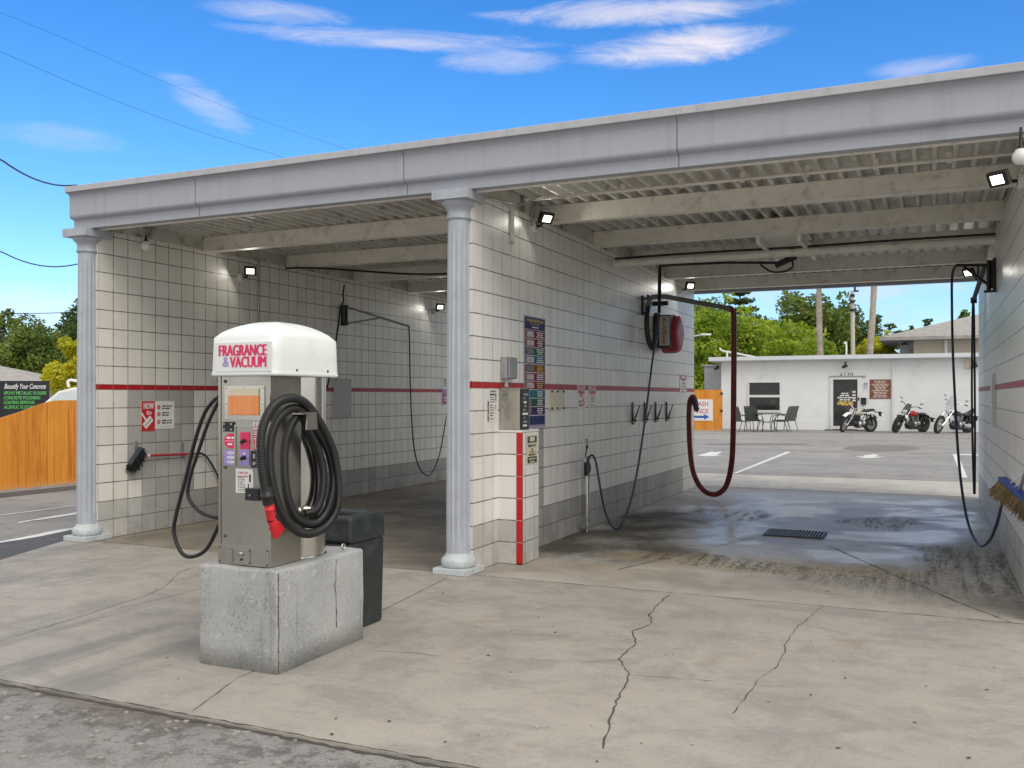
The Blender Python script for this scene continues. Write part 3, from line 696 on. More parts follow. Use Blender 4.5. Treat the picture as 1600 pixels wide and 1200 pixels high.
mb.text('$1',Vector(((x0+x1)/2-.002,fy-.0035,z1-.017)),X,Z,.034,1,'CENTER',.03)
mb.build('price_sticker',[signw,redp],VM)
mb=MB(); x0,x1,z0,z1=frect(mb,369,732,396,771,.003,0)
mb.text('Credit Card',Vector((x0+.05,fy-.0036,z1-.022)),X,Z,.020,1,'CENTER',.03,0,.075); mb.text('Instructions',Vector((x0+.05,fy-.0036,z1-.042)),X,Z,.020,1,'CENTER',.03,0,.075)
mb.lines(Vector((x0+.047,fy-.0036,(z0+z1)/2-.02)),X,Z,.065,.085,9,2,.4,7,'L')
mb.box(x1-.028,x1-.016,fy-.0040,fy-.003,z1-.075,z1-.03,2); mb.box(x1-.037,x1-.030,fy-.0040,fy-.003,z1-.12,z1-.085,2)
mb.build('instruction_sticker',[signw,redp,inkm],VM)
mb=MB(); frect(mb,395,704,406,731,.018,0); x,z=fp(400.5,724); mb.lathe([(.011,0),(.009,.006)],(x,fy-.018,z),12,1,(0,-1,0)); frect(mb,399,709,402,716,.02,1)
mb.build('card_reader',[blackm,galv],VM,bevel=0)
mb=MB(); frect(mb,389,762,409,782,.035,0); x,z=fp(398,773); mb.lathe([(.010,0),(.008,.008)],(x,fy-.035,z),12,1,(0,-1,0)); mb.build('coin_knob',[blackm,galv],VM,bevel=.006)
mb=MB(); x0,x1,z0,z1=frect(mb,342,851,421,886.5,.006,0)
a,b=fp(364,857),fp(392,881); mb.box(a[0],b[0],fy-.012,fy-.006,b[1],b[1]+.006,0); mb.box(a[0],a[0]+.006,fy-.012,fy-.006,b[1],a[1],0); mb.box(a[0],b[0],fy-.012,fy-.006,a[1]-.006,a[1],0); mb.box(b[0]-.006,b[0],fy-.012,fy-.006,b[1],a[1],0)
x,z=(a[0]+b[0])/2,(a[1]+b[1])/2; mb.lathe([(.014,0),(.014,.012),(.008,.014)],(x,fy-.006,z+.014),12,0,(0,-1,0)); mb.lathe([(.008,0),(.006,.008)],(x+.004,fy-.006,z-.018),10,1,(0,-1,0))
for u in(x0+.012,x1-.012):
    for v in(z0+.012,z1-.012): mb.lathe([(.005,0),(.004,.004)],(u,fy-.006,v),8,1,(0,-1,0))
mb.build('cash_door',[steeldk,blackm],VM)
mb=MB()
for a,b in((352,596),(352,730),(352,837)):
    x,z=fp(a,b); mb.lathe([(.010,0),(.009,.005),(.004,.006)],(x,fy,z),10,0,(0,-1,0))
mb.box(MX0+.022,MX0+.026,fy-.0015,fy+.002,BH+.12,MZ-.01,0)
mb.build('door_screw',mat('dark_bronze',(.12,.095,.07),.5,metal=.5),VM)
# corrugated hose wound over the hook
xs_=[-3.275,-3.275]
loopA=[(416,772),(410,738),(407.5,696),(412.5,662),(430,632),(457,622),(481,634),(506,672),(522,711),(529,760),(526,796),(508,823),(481,834),(457,824),(437,795),(425,755),(421,716),(425,677),(439,650),(461,638),(483,655),(511,700),(521,748),(512,795),(491,818),(464,810),(449,776),(444,728),(447,688),(459,657),(472,651),(482,672),(497,703),(505,738),(503,772),(494,796),(484,803)]
m=len(loopA); P=[]
for i,(a,b) in enumerate(loopA):
    t=i/(m-1); xx=-3.262-.075*t
    if i<=1: xx=-3.27
    P.append(onx(a,b,xx))
P[-1]=Vector((-3.372,P[-1].y,P[-1].z))
def resample(P,d):
    Q=[P[0]];acc=0
    for i in range(len(P)-1):
        a,b=P[i],P[i+1];L=(b-a).length
        if L<1e-9: continue
        s=d-acc
        while s<=L: Q.append(a+(b-a)*s/L); s+=d
        acc=(acc+L)%d
    return Q
C=resample(cat_rom(P,14),.0036); rr=[(.0262,.0262,.0195)[i%3] for i in range(len(C))]
hz=MB().tube(C,rr,14).build('hose',rubber,VM)
C0=onx(416,764,-3.27);C1=onx(419,788,-3.27)
MB().tube([C0+Vector((0,0,.012)),C0,C0.lerp(C1,.35),C0.lerp(C1,.36),C0.lerp(C1,.5),C0.lerp(C1,.52),C1],[.029,.031,.031,.035,.035,.031,.029],18).build('cuff',blackm,hz)
# red claw nozzle
N0=onx(420,787,-3.27);N1=onx(424,812,-3.27);N2=onx(436,834,-3.262)
mb=MB().tube([N0,N0.lerp(N1,.3),N0.lerp(N1,.32),N0.lerp(N1,.36),N1],[.027,.027,.030,.027,.024],18)
d=(N2-N1).normalized(); side=Vector((0,1,0)); side=(side-d*side.dot(d)).normalized(); up=d.cross(side)
V=[];
for t,w,h in((0,.024,.022),(.25,.028,.019),(.6,.036,.016),(1,.042,.014)):
    c_=N1+(N2-N1)*t
    for j in range(16):
        a=2*math.pi*j/16; V.append(c_+side*w*math.copysign(abs(math.cos(a))**.7,math.cos(a))+up*h*math.copysign(abs(math.sin(a))**.7,math.sin(a)))
mb.add(V,[(i*16+j,i*16+(j+1)%16,(i+1)*16+(j+1)%16,(i+1)*16+j) for i in range(3) for j in range(16)],0,True); mb.add(V[-16:],[tuple(range(16))],1)
for k in range(-3,4): mb.bar(N1.lerp(N2,.35)+side*k*.009+up*.015,N2+side*k*.0115+up*.0145,.004,.007,up,0); mb.bar(N1.lerp(N2,.35)+side*k*.009-up*.015,N2+side*k*.0115-up*.0145,.004,.007,up,0)
mb.build('nozzle',[nozm,mat('nozzle_inside',(.10,.01,.01),.7)],hz)
# hook plate the hose hangs over
a=onx(464,637,-3.24); 
mb=MB(); y0=onx(463,650,-3.30).y; z1=onx(470,638,-3.28).z
mb.box(-3.41,-3.235,y0+.005,y0+.105,z1-.035,z1-.022); mb.prism([(0,0),(.085,0),(.098,-.10),(-.008,-.10)],Vector((-3.235,y0+.008,z1-.022)),Y,Z,X*.006)
mb.build('hose_hook',steeldk,VM)
# two thin black hoses leaving the left side
g=lambda L,yy:cat_rom([ony(a,b,yy) for a,b in L],8)
h1=[(343,619),(332,628),(319,647),(304,691),(289.5,750),(275,805),(272,834),(284,864),(302,869.5),(324,856),(343,818)]
h2=[(343,624),(336,638),(324,664),(309,708),(297,746),(294,775),(309,797),(329,807),(343,808)]
MB().tube(g(h1,4.46),.0125,10).build('side_hose',rubber,VM); MB().tube(g(h2,4.42),.0115,10).build('side_hose',rubber,VM)
# bin
QX0,QX1,QY0,QY1=-3.90,-3.452,5.075,5.49
TC=thing('trash_bin','black square plastic trash bin behind the concrete block','trash bin',(-3.68,5.28,0))
def frus(mb,x0,x1,y0,y1,z0,z1,i,mi=0):
    V=[(x0+i,y0+i,z0),(x1-i,y0+i,z0),(x1-i,y1-i,z0),(x0+i,y1-i,z0),(x0,y0,z1),(x1,y0,z1),(x1,y1,z1),(x0,y1,z1)]
    return mb.add(V,[(0,3,2,1),(4,5,6,7),(0,1,5,4),(1,2,6,5),(2,3,7,6),(3,0,4,7)],mi)
frus(MB(),QX0,QX1,QY0,QY1,.0,.585,.010).build('bin_body',binm,TC,bevel=.02,seg=3)
mb=MB(); mb.box(QX1-.035,QX1-.012,QY0+.02,QY1-.02,.03,.10)if False else None
mb=MB()
mb.box(QX1-.022+.002,QX1-.012,QY0+.05,QY1-.05,.088,.094); 
mb.build('scuff_strip',mat('bin_scuff',(.35,.38,.38),.5),TC)
mb=MB(); x0,x1,y0,y1=QX0-.008,QX1+.008,QY0-.008,QY1+.008
frus(mb,x0,x1,y0,y1,.59,.655,.008)
mb2=MB(); ins=.035
def ringbox(mb,x0,x1,y0,y1,a0,a1,b0,b1,z0,z1):
    V=[(x0,y0,z0),(x1,y0,z0),(x1,y1,z0),(x0,y1,z0),(x0+.004,y0+.004,z1),(x1-.004,y0+.004,z1),(x1-.004,y1-.004,z1),(x0+.004,y1-.004,z1),(a0,b0,z1),(a1,b0,z1),(a1,b1,z1),(a0,b1,z1),(a0,b0,z1-.09),(a1,b0,z1-.09),(a1,b1,z1-.09),(a0,b1,z1-.09)]
    F_=[(0,1,5,4),(1,2,6,5),(2,3,7,6),(3,0,4,7),(4,5,9,8),(5,6,10,9),(6,7,11,10),(7,4,8,11),(8,9,13,12),(9,10,14,13),(10,11,15,14),(11,8,12,15),(12,13,14,15),(0,3,2,1)]
    return mb.add(V,F_,0)
ringbox(mb2,x0,x1,y0,y1,x0+.10,x1-.10,y0+.10,y1-.09,.580,.765)
mb2.build('bin_lid',binm,TC,bevel=.03,seg=4)
# ================================================================ signs
def sign(name,label,cat,O,U,V,w,h,base,draw,mats,t=.006,group=None):
    """flat plate centred at O on a wall; draw(mb,P,N) puts print 1.2 mm proud"""
    U=Vector(U);V=Vector(V);N=U.cross(V); O=Vector(O); mb=MB()
    mb.ob(O+N*t/2,U*w/2,V*h/2,N*t/2,0)
    P=lambda u,v,d=.0012:O+U*u+V*v+N*(t+d)
    def rect(u0,v0,u1,v1,mi,d=.0010): mb.quad(P(u0,v0,d),P(u1,v0,d),P(u1,v1,d),P(u0,v1,d),mi)
    draw(mb,P,rect,U,V); o=mb.build(name,[base]+mats); return tag(o,label,cat,group)
def wallO(a,b,c,d,x):  # plate on an x wall from its two image corners
    A=onx(a,b,x);B=onx(c,d,x); return Vector((x,(A.y+B.y)/2,(A.z+B.z)/2)),abs(B.y-A.y),abs(A.z-B.z)
xw=XM+.001
O,w,h=wallO(818.5,492,851,667,xw)
cols=[mat('strip_maroon',(.19,.025,.06),.7,spec=.2),mat('strip_green',(.03,.10,.085),.7,spec=.2),mat('strip_blue',(.03,.12,.24),.7,spec=.2),mat('strip_brown',(.22,.075,.03),.7,spec=.2),mat('strip_teal',(.03,.17,.20),.7,spec=.2),mat('strip_indigo',(.05,.03,.11),.7,spec=.2),mat('photo_pale',(.42,.38,.36),.4,var=.5,sc=30),mat('photo_dark',(.12,.09,.09),.4,var=.7,sc=30)]
def d(mb,P,rect,U,V):
    rect(-w/2+.012,h/2-.13,w/2-.012,h/2-.012,1)
    mb.text('WASHING INSTRUCTIONS',P(0,h/2-.045,.002),U,V,.042,2,'CENTER',.03,0,w*.8); mb.text('YOU MUST SELECT',P(0,h/2-.078,.002),U,V,.022,2,'CENTER',.02,0,w*.5)
    mb.lines(P(0,h/2-.108,.002),U,V,w*.45,.02,1,3,.6,3)
    z=h/2-.14; rh=.078; seq=[0,0,1,2,3,0,0,4,1,5]
    for i in range(10):
        a=z-i*(rh+.008); rect(-w/2+.012,a-rh,w/2-.012,a,4+seq[i]); rect(-w/2+.012,a-rh-.006,w/2-.012,a-rh-.002,3)
        rect(-w/2+.022,a-rh+.01,-.03 if i<7 else -.09,a-.01,10 if i in(0,1,3,5,6) else 11,.0016)
        if i>=7: rect(-w/2+.022,a-rh+.01,-.09,a-.01,8 if i==7 else 11,.002)
        rect(-w/2+.03,a-rh+.014,-w/2+.055,a-.014,4+seq[i],.0022)
        mb.lines(P(w*.24,a-rh/2,.002),U,V,w*.36,rh*.82,3,2 if i in(4,6) else 3,.55,i)
    rect(-w/2+.012,-h/2+.03,w/2-.012,z-10*(rh+.008)-.004,1); rect(-w/2+.012,-h/2+.008,w/2-.012,-h/2+.02,12)
sign('instruction_board','tall navy washing instructions board with coloured strips on the middle wall','sign',O,Y,Z,w,h,mat('board_edge',(.30,.25,.33),.4),d,[navym,yellowm,signw]+cols+[purplep])
O,w,h=wallO(761,607,777,658,xw)
def d(mb,P,rect,U,V):
    rect(-w/2+.004,-h/2+.004,-w/2+.03,h*.12,1)
    mb.text('Credit Card',P(.01,h/2-.025),U,V,.03,1,'CENTER',.03,0,w*.6); mb.text('Instructions',P(.01,h/2-.052),U,V,.03,1,'CENTER',.03,0,w*.6)
    for k,(v,n) in enumerate(((h*.20,4),(-h*.08,3),(-h*.28,2),(-h*.42,1))): mb.lines(P(0,v),U,V,w*.45,.02*n+.006,n,1,.4,k,'L'); 
    for k,v in enumerate((-.02,-h*.3)): mb.prism([(.018*math.cos(t),.026*math.sin(t)) for t in np.linspace(0,2*math.pi,13)[:-1]],P(-w/2+.036,v),U,V,U.cross(V)*.0008,2)
    rect(w*.28,h*.12,w*.36,h*.3,1); rect(w*.28,-h*.14,w*.33,h*.02,1)
sign('instruction_plate','white credit card instructions plate under the red stripe beside the coin box','sign',O,Y,Z,w,h,signw,d,[inkm,mat('sign_pale_pink',(.7,.55,.55),.4)],.003)
for i,(a,b,c_,e,lab,t1,ln) in enumerate(((902,600,913.5,637,'red and white please no sign, left one of the pair on the stripe','PLEASE','NO'),(919.5,600.5,931,636,'red and white please sign, right one of the pair on the stripe','PLEASE','WHEN'))):
    O,w,h=wallO(a,b,c_,e,xw)
    def d(mb,P,rect,U,V,i=i,t1=t1,ln=ln):
        rect(-w/2+.01,-h/2+.01,w/2-.01,h/2-.01,2,.0008); rect(-w/2+.014,h/2-.11,w/2-.014,h/2-.014,1,.0012); mb.text(t1,P(0,h/2-.062,.0022),U,V,.055,2,'CENTER',.02,0,w*.78)
        if i==0:
            mb.text('NO',P(0,h*.06,.0022),U,V,.10,1,'CENTER',.04,0,w*.38); mb.lines(P(-.03,-h*.30,.002),U,V,w*.5,.075,2,1,.6,2)
            mb.tube([P(w*.25,-h*.40,.003),P(w*.36,-h*.27,.003),P(w*.22,-h*.2,.003),P(w*.3,-h*.08,.003)],.006,5,1)
        else: mb.lines(P(0,-h*.08,.002),U,V,w*.7,h*.44,4,1,.5,9)
        rect(-w*.35,-h/2+.018,w*.35,-h/2+.024,3,.0016)
    sign('notice_sign',lab,'sign',O,Y,Z,w,h,signw,d,[redp,signw,inkm],.004,'red and white notices on the stripe')
O,w,h=wallO(1062,584.5,1072.5,614,xw)
def d(mb,P,rect,U,V):
    rect(-w/2+.01,h/2-.09,w/2-.01,h/2-.012,1); mb.lines(P(0,h/2-.05,.002),U,V,w*.7,.05,1,0,.8,1); mb.lines(P(0,h*.12),U,V,w*.4,.12,2,2,.6,2); mb.lines(P(-.04,-h*.3),U,V,w*.5,.13,3,1,.5,3)
    mb.prism([(0,0),(.04,0),(.02,.12)],P(w*.25,-h*.34),U,V,U.cross(V)*.001,2)
sign('notice_sign','small red topped white notice on the stripe beyond the blower','sign',O,Y,Z,w,h,signw,d,[redp,inkm],.004)
O,w,h=wallO(910,682,921.5,718,xw)
def d(mb,P,rect,U,V):
    mb.lines(P(0,h*.30),U,V,w*.6,h*.2,3,1,.6,1); mb.bar(P(.05,.03,.002),P(-.02,.0,.002),.004,.05,V,1); mb.bar(P(.02,.02,.002),P(-.04,-.09,.002),.004,.03,U,1); mb.lines(P(0,-h*.38),U,V,w*.7,.03,1,2,.7,4)
sign('notice_sign','white spray gun notice above the chrome wand holder','sign',O,Y,Z,w,h,signw,d,[inkm,mat('sign_dull_red',(.3,.06,.06),.4)],.004)
O,w,h=wallO(857.5,609,879,640,xw)
def d(mb,P,rect,U,V):
    for u in(-w*.42,0,w*.42):
        for v in(-h*.42,h*.42): mb.lathe([(.012,0),(.012,.01),(.006,.014)],P(u,v,0),8,1,U.cross(V))
sign('access_plate','blank bolted cream access plate on the tiles right of the instruction board','plate',O,Y,Z,w,h,mat('plate_cream',(.66,.62,.49),.45,var=.05),d,[blackmetal],.02)
# small sign on pilaster's right face
xp=px1+.004; O,w,h=wallO(823,681,838.5,723,xp)
def d(mb,P,rect,U,V):
    rect(-w/2+.008,h*.24,w/2-.008,h/2-.008,1); mb.lines(P(0,h*.37,.002),U,V,w*.75,.05,1,0,.85,1)
    mb.lines(P(0,h*.14),U,V,w*.8,.03,1,1,.7,2); mb.lines(P(0,h*.02),U,V,w*.2,.024,1,1,.7,3); mb.lines(P(0,-h*.08),U,V,w*.6,.026,1,2,.8,4); mb.lines(P(0,-h*.18),U,V,w*.8,.026,1,1,.7,5)
    rect(-w/2+.008,-h/2+.008,w/2-.008,-h*.25,1); mb.lines(P(0,-h*.38,.002),U,V,w*.7,h*.2,2,0,.5,6)
sign('notice_sign','small dark green and cream notice on the side of the red edged pilaster','sign',O,Y,Z,w,h,mat('notice_cream',(.66,.62,.43),.4),d,[mat('notice_green',(.02,.045,.03),.4),mat('notice_orange',(.30,.12,.03),.4)],.004)
# left wall signs
xl=XL+.001
O,w,h=wallO(220.5,627,272,669,xl)
def d(mb,P,rect,U,V):
    rect(-w/2,-h/2-.02,-w*.10,h/2,1,.001)
    mb.text('HOW',P(-w*.29,h*.32,.002),U,V,.10,2,'CENTER',.04,0,w*.30); mb.text('to',P(-w*.28,h*.10,.002),U,V,.085,2,'CENTER',.04)
    mb.bar(P(-w*.5,h*.08,.002),P(-w*.37,-h*.17,.002),.004,.022,V,2)
    a=P(-w*.42,-h*.40,.002); b=P(-w*.20,-h*.10,.002); mb.bar(a,b,.003,.075,U.cross(V).cross((b-a).normalized()),2); mb.bar(a+(b-a)*.1,b-(b-a)*.1,.0045,.02,U.cross(V).cross((b-a).normalized()),3)
    for k,v in enumerate((h*.28,0.01,-h*.25)):
        mb.lathe([(.026,0),(.026,.001)],P(w*.02,v,0),16,1,U.cross(V)); mb.text(str(k+1),P(w*.02,v,.0022),U,V,.04,2,'CENTER',.03); mb.lines(P(w*.28,v),U,V,w*.33,.055,2,4,.55,k,'L')
    mb.lines(P(w*.2,-h*.42),U,V,w*.4,.02,2,3,.4,9)
sign('how_to_sign','red and white brush instruction sign on the left wall','sign',O,Y,Z,w,h,signw,d,[redp,signw,mat('sign_grey',(.45,.42,.42),.4),inkm],.004)
O,w,h=wallO(521,591,547,652,xl)
def d(mb,P,rect,U,V):
    for u in(-w*.42,w*.42):
        for v in(-h*.45,h*.45): mb.lathe([(.009,0),(.009,.006),(.004,.009)],P(u,v,0),8,1,U.cross(V))
sign('access_plate','pale grey blank panel across the red stripe on the left wall','plate',O,Y,Z,w,h,mat('panel_pale_grey',(.52,.53,.50),.5,var=.04),d,[blackmetal],.025)
O,w,h=wallO(690.5,589,702,632,xl)
def d(mb,P,rect,U,V):
    rect(-w/2,-h/2,w/2,-h*.10,1); rect(-w/2,-h*.10,w/2,h*.06,2); mb.lines(P(0,h*.3),U,V,w*.6,h*.3,4,3,.5,2); mb.lines(P(0,-h*.3,.002),U,V,w*.6,h*.2,2,0,.5,2)
sign('notice_sign','white and pink notice at the far end of the left wall, half behind the column','sign',O,Y,Z,w,h,signw,d,[mat('notice_magenta',(.38,.06,.22),.4,var=.3,sc=20),purplep,inkm],.004)
# white edge strip seen on the right wall
a=onx(1555,583,XR-.001); b=onx(1555,667,XR-.001)
mb=MB().box(XR-.035,XR-.001,a.y-.02,a.y+.26,b.z,a.z); tag(mb.build('notice_board',[signw]),'thin white board seen edge on across the right wall stripe','sign')
# ================================================================ coin box and small metal box on the middle wall
CB=thing('coin_box','weathered steel coin box with open dark side on the tiled pilaster','coin box',(-3.55,7.95,pz+.001))
z0=pz+.002; z1=1.63; y0,y1=7.812,7.99
mb=MB().box(XM+.002,-3.455,y0,y1,z0,z1); mb.build('housing',steeldk,CB,bevel=.004)
mb=MB().box(-3.455,-3.435,y0+.008,y1-.008,z0+.008,z1-.008,0)
r=random.Random(3)
for k in range(9):
    z=z0+.03+k*.036; mb.box(-3.435,-3.427,y0+.02+r.random()*.03,y0+.05+r.random()*.09,z,z+.02,1 if k%3 else 2)
mb.build('control_panel',[blackm,galv,signw],CB)
mb=MB().box(-3.60,-3.44,y1+.004,y1+.012,z0,z1-.02); mb.build('flap',galv,CB)
mb=MB(); A=onx(786,563,-3.56); B=onx(811,596,-3.56)
y0=7.85; sb=thing('junction_box','small grey metal box on the middle wall above the coin box','junction box',(-3.6,8.0,1.72))
z0,z1=1.715,1.92
MB().box(XM+.002,-3.60,7.84,8.06,z0,z1).build('housing',galv,sb,bevel=.004)
MB().box(-3.60,-3.58,7.86,8.04,z0+.006,z1-.006).build('cover',mat('box_cover',(.30,.31,.31),.5,metal=.4),sb,bevel=.004)
MB().box(XM+.002,-3.645,7.94,7.97,1.64,z0).build('pipe_stub',whitep,sb)
# ================================================================ lamps
def flood(L,J,nrm,label,grp='lit floodlights under the roof',sc=.68,energy=2.2):
    """L lamp centre, J junction on the wall, nrm = light direction"""
    L=Vector(L);J=Vector(J);n=Vector(nrm).normalized()
    t=thing('floodlight',label,'floodlight',J,0,grp)
    u=n.cross(Z).normalized(); v=u.cross(n).normalized(); w=.115*sc;h=.085*sc
    mb=MB().ob(L-n*.022,u*w,v*h,n*-.02 if u.cross(v).dot(n)<0 else n*.02)
    for k in range(-4,5): mb.ob(L-n*.05+u*k*w*.2,u*.004,v*h*.85,n*.012 if u.cross(v).dot(n)>0 else -n*.012)
    mb.build('lamp_body',blackmetal,t,bevel=.008)
    mb=MB(); q=L+n*.0005; mb.add([q-u*w*.62-v*h*.62,q+u*w*.62-v*h*.62,q+u*w*.62+v*h*.62,q-u*w*.62+v*h*.62],[(0,1,2,3) if u.cross(v).dot(n)>0 else (3,2,1,0)])
    mb.build('led_panel',lamp_on,t)
    jn=Vector((1,0,0)) if J.x<-2 else Vector((-1,0,0))
    mb=MB().lathe([(.062,0),(.062,.03),(.055,.045),(0.001,.046)],J,18,0,jn)
    for a in(0,2.1,4.2): mb.lathe([(.008,0),(.008,.006)],J+jn*.045+Vector((0,.035*math.cos(a),.035*math.sin(a))),8,1,jn)
    mb.build('junction_box',[globem,blackmetal],t)
    MB().tube([J+jn*.045,J+jn*.09,L-n*.05],.014,8).build('arm',blackmetal,t)
    li=bpy.data.lights.new('floodlight_glow','AREA'); li.shape='RECTANGLE'; li.size=w*1.6; li.size_y=h*1.6; li.energy=energy; li.color=(1,.96,.86)
    lo=bpy.data.objects.new('led_glow',li); COL.objects.link(lo); lo.parent=t; lo.location=L+n*.006-J
    lo.rotation_euler=n.to_track_quat('-Z','Y').to_euler()
    return t
def wp(a,b,x): return onx(a,b,x)
J=wp(832,354,XM+.002); L=wp(855,342,XM+.17); flood(L,J,(.75,-.45,-.6),'lit floodlight at the near top of the middle wall')
J=wp(1062,453,XM+.002); L=wp(1079,447,XM+.2); flood(L,J,(.6,-.75,-.5),'lit floodlight at the far top of the middle wall beside the sky opening')
mbt=MB()
J=Vector((XR-.002,8.05,3.20)); L=wp(1558,281,XR-.24); flood(L,J,(-.55,-.75,-.55),'lit floodlight high on the right wall under the first beam',sc=.62)
J=Vector((XR-.002,14.2,3.15)); L=wp(1512,427,XR-.22); flood(L,J,(-.6,-.7,-.5),'lit floodlight at the far end of the right wall behind the hose boom')
J=wp(376,434,XL+.002); L=wp(391,424,XL+.20); flood(L,J,(.6,-.7,-.5),'lit floodlight on the left wall above the vacuum machine')
J=wp(678,486,XL+.002); L=wp(688,480,XL+.20); flood(L,J,(.6,-.7,-.5),'lit floodlight at the far end of the left wall beside the column')
# curved conduit over the near floodlight, wall conduit and flashing
mb=MB(); J=wp(832,354,XM+.03); mb.tube(cat_rom([J,J+Vector((0,0,.14)),J+Vector((.02,.03,.2)),J+Vector((.06,.08,.21))],6),.010,8); mb.build('conduit',galv,CW); mb=MB(); mb.tube(cat_rom([J+Vector((.03,.1,0)),J+Vector((.03,.1,.13)),J+Vector((.05,.14,.2)),J+Vector((.1,.22,.2))],6),.008,8)
mb.build('conduit',galv,CW); mb=MB(); mb.tube(cat_rom([wp(760,309,XM+.02),wp(790,316,XM+.03),wp(815,318,XM+.1),onz(850,305,3.30)],6),.008,8)
mb.build('conduit',galv,CW)
a=wp(404,424,XL+.015);b=wp(404,505,XL+.015); MB().tube([(a.x,a.y,WT),(a.x,a.y,b.z-.6)],.012,8).build('conduit',galv,CW)
y=wp(800,380,XM).y; MB().box(XM+.001,XM+.012,y-.05,y+.03,3.02,WT).build('flashing',rotm,CW)
# round white sensor globes
for (a,b,x,lab) in((228,385,XL+.16,'round white lamp globe hanging near the front of the left wall'),(1595,246,XR-.10,'round white lamp globe high at the front of the right wall')):
    p=wp(a,b,x); t=thing('lamp_globe',lab,'lamp globe',p,0,'unlit white globes under the roof')
    MB().lathe([(.001,-.048),(.028,-.045),(.048,-.024),(.055,0),(.051,.024),(.038,.045),(.03,.055)],p,20).build('globe',globem,t)
    MB().tube([p+Vector((0,0,.055)),p+Vector((0,0,.09)),Vector((p.x,p.y,3.365))],[.03,.012,.008],10).build('stem',blackmetal,t)
# ================================================================ bay 2 overhead boom + wand
B0=at(1238,407,11.3)
t=thing('ceiling_boom','black ceiling boom with a long hose looping down to the wand on the middle wall','boom',B0)
MB().box(B0.x-.20,B0.x+.20,10.56,12.14,3.345,3.36).box(B0.x-.24,B0.x-.20,10.56,12.14,3.26,3.37).box(B0.x+.20,B0.x+.24,10.56,12.14,3.26,3.37).build('mount',cream,t)
mb=MB().lathe([(.045,0),(.045,3.25-B0.z),(.06,3.255-B0.z),(.06,3.344-B0.z)],B0,14); mb.bar(B0+Vector((.05,0,.05)),B0+Vector((-.20,0,-.055)),.07,.07); mb.tube(cat_rom([B0+Vector((0,0,-.0)),B0+Vector((0,0,-.08)),B0+Vector((-.10,0,-.13)),B0+Vector((-.25,0,-.12)),B0+Vector((-.38,0,-.03))],6),.012,8)
mb.build('swivel',blackmetal,t)
tt=B0.y; E=ony(1031,415,11.2)
MB().tube([B0+Vector((-.15,0,-.02)),B0.lerp(E,.5)+Vector((0,0,.005)),E],.016,10).build('boom_arm',blackmetal,t)
h0=((1031,415),(1030.5,450),(1030,488),(1027,520),(1022,545),(1016,590),(1010,640),(1003,690),(995,740),(985,785),(972,818),(966,826.5),(956,822),(945,797),(937,757),(932,726),(928,714),(924,711.5),(920,716),(918.5,727))
hy=lambda b,i:9.98+1.22*max(0,min(1,(1-i/10.5)))**1.0 if i<10.5 else 9.98+.14*max(0,(14-i)/3.5) if i<14 else 9.98
h=[ony(a,b,max(9.98,hy(b,i)+(.14 if i<10.5 else 0)*(i/10.5))) for i,(a,b) in enumerate(h0)]
C=cat_rom(h,8); MB().tube(C,.0125,10).build('hose',bluehose,t)
MB().tube([h[0],h[1],h[2]],[.02,.024,.02],12).build('hose_sleeve',rubber,t)
WX=XM+.085
b0=wp(917,826,WX); b1=wp(917.5,742,WX)
wt=thing('wand_holder','chrome tube wand holder with black spray gun fixed low on the middle wall','wand holder',(b0.x,b0.y,0.0))
MB().tube([(b0.x,b0.y,.10),(b0.x,b0.y,b1.z)],.033,18).build('holder_tube',chrome,wt)
mb=MB().tube([(b0.x,b0.y,.07),(b0.x,b0.y,.13)],.042,16); mb.box(XM+.001,b0.x,b0.y-.05,b0.y+.05,.05,.17); mb.tube([(b0.x,b0.y,0.0),(b0.x,b0.y,.07)],.018,10); mb.build('bracket',galv,wt); MB().tube([(b0.x,b0.y,b1.z-.02),(b0.x,b0.y,b1.z+.005)],.040,16).build('collar',galv,wt)
mb=MB(); p=Vector((b0.x,b0.y,b1.z)); mb.ob(p+Vector((0,-.01,.07)),(.022,0,0),(0,.032,0),(0,0,.075)); mb.tube(cat_rom([p+Vector((0,.03,.14)),p+Vector((0,.09,.12)),p+Vector((0,.10,.05)),p+Vector((0,.04,.0))],6),.012,8); mb.tube([p+Vector((0,.02,.14)),p+Vector((0,.06,.2))],.016,8)
mb.build('spray_gun',blackm,wt)
# mat clips
CL=[(988,632,660),(1007,632,658),(1024,631.5,656.5),(1041,631,655)]
for i,(a,z1,z0) in enumerate(CL):
    p=wp(a,(z0+z1)/2,XM+.001); zt=wp(a,z1,XM).z; zb=wp(a,z0,XM).z
    ct=thing('mat_clip',['black floor mat clip on the middle wall, nearest of four in the row','black floor mat clip on the middle wall, second nearest of four in the row','black floor mat clip on the middle wall, third nearest of four in the row','black floor mat clip on the middle wall, farthest of four in the row'][i],'mat clip',p,0,'floor mat clips in a row on the wall')
    MB().box(XM+.001,XM+.014,p.y-.028,p.y+.028,zb-.03,zt+.03).build('back_plate',blackmetal,ct)
    mb=MB(); mb.bar((XM+.02,p.y,zb+.02),(XM+.10,p.y+.02,zt-.01),.05,.012); mb.bar((XM+.09,p.y+.02,zt-.02),(XM+.03,p.y,zb-.02),.04,.01)
    mb.bar((XM+.014,p.y,zb+.03),(XM+.06,p.y,zb+.02),.04,.02); mb.build('jaw',blackmetal,ct)
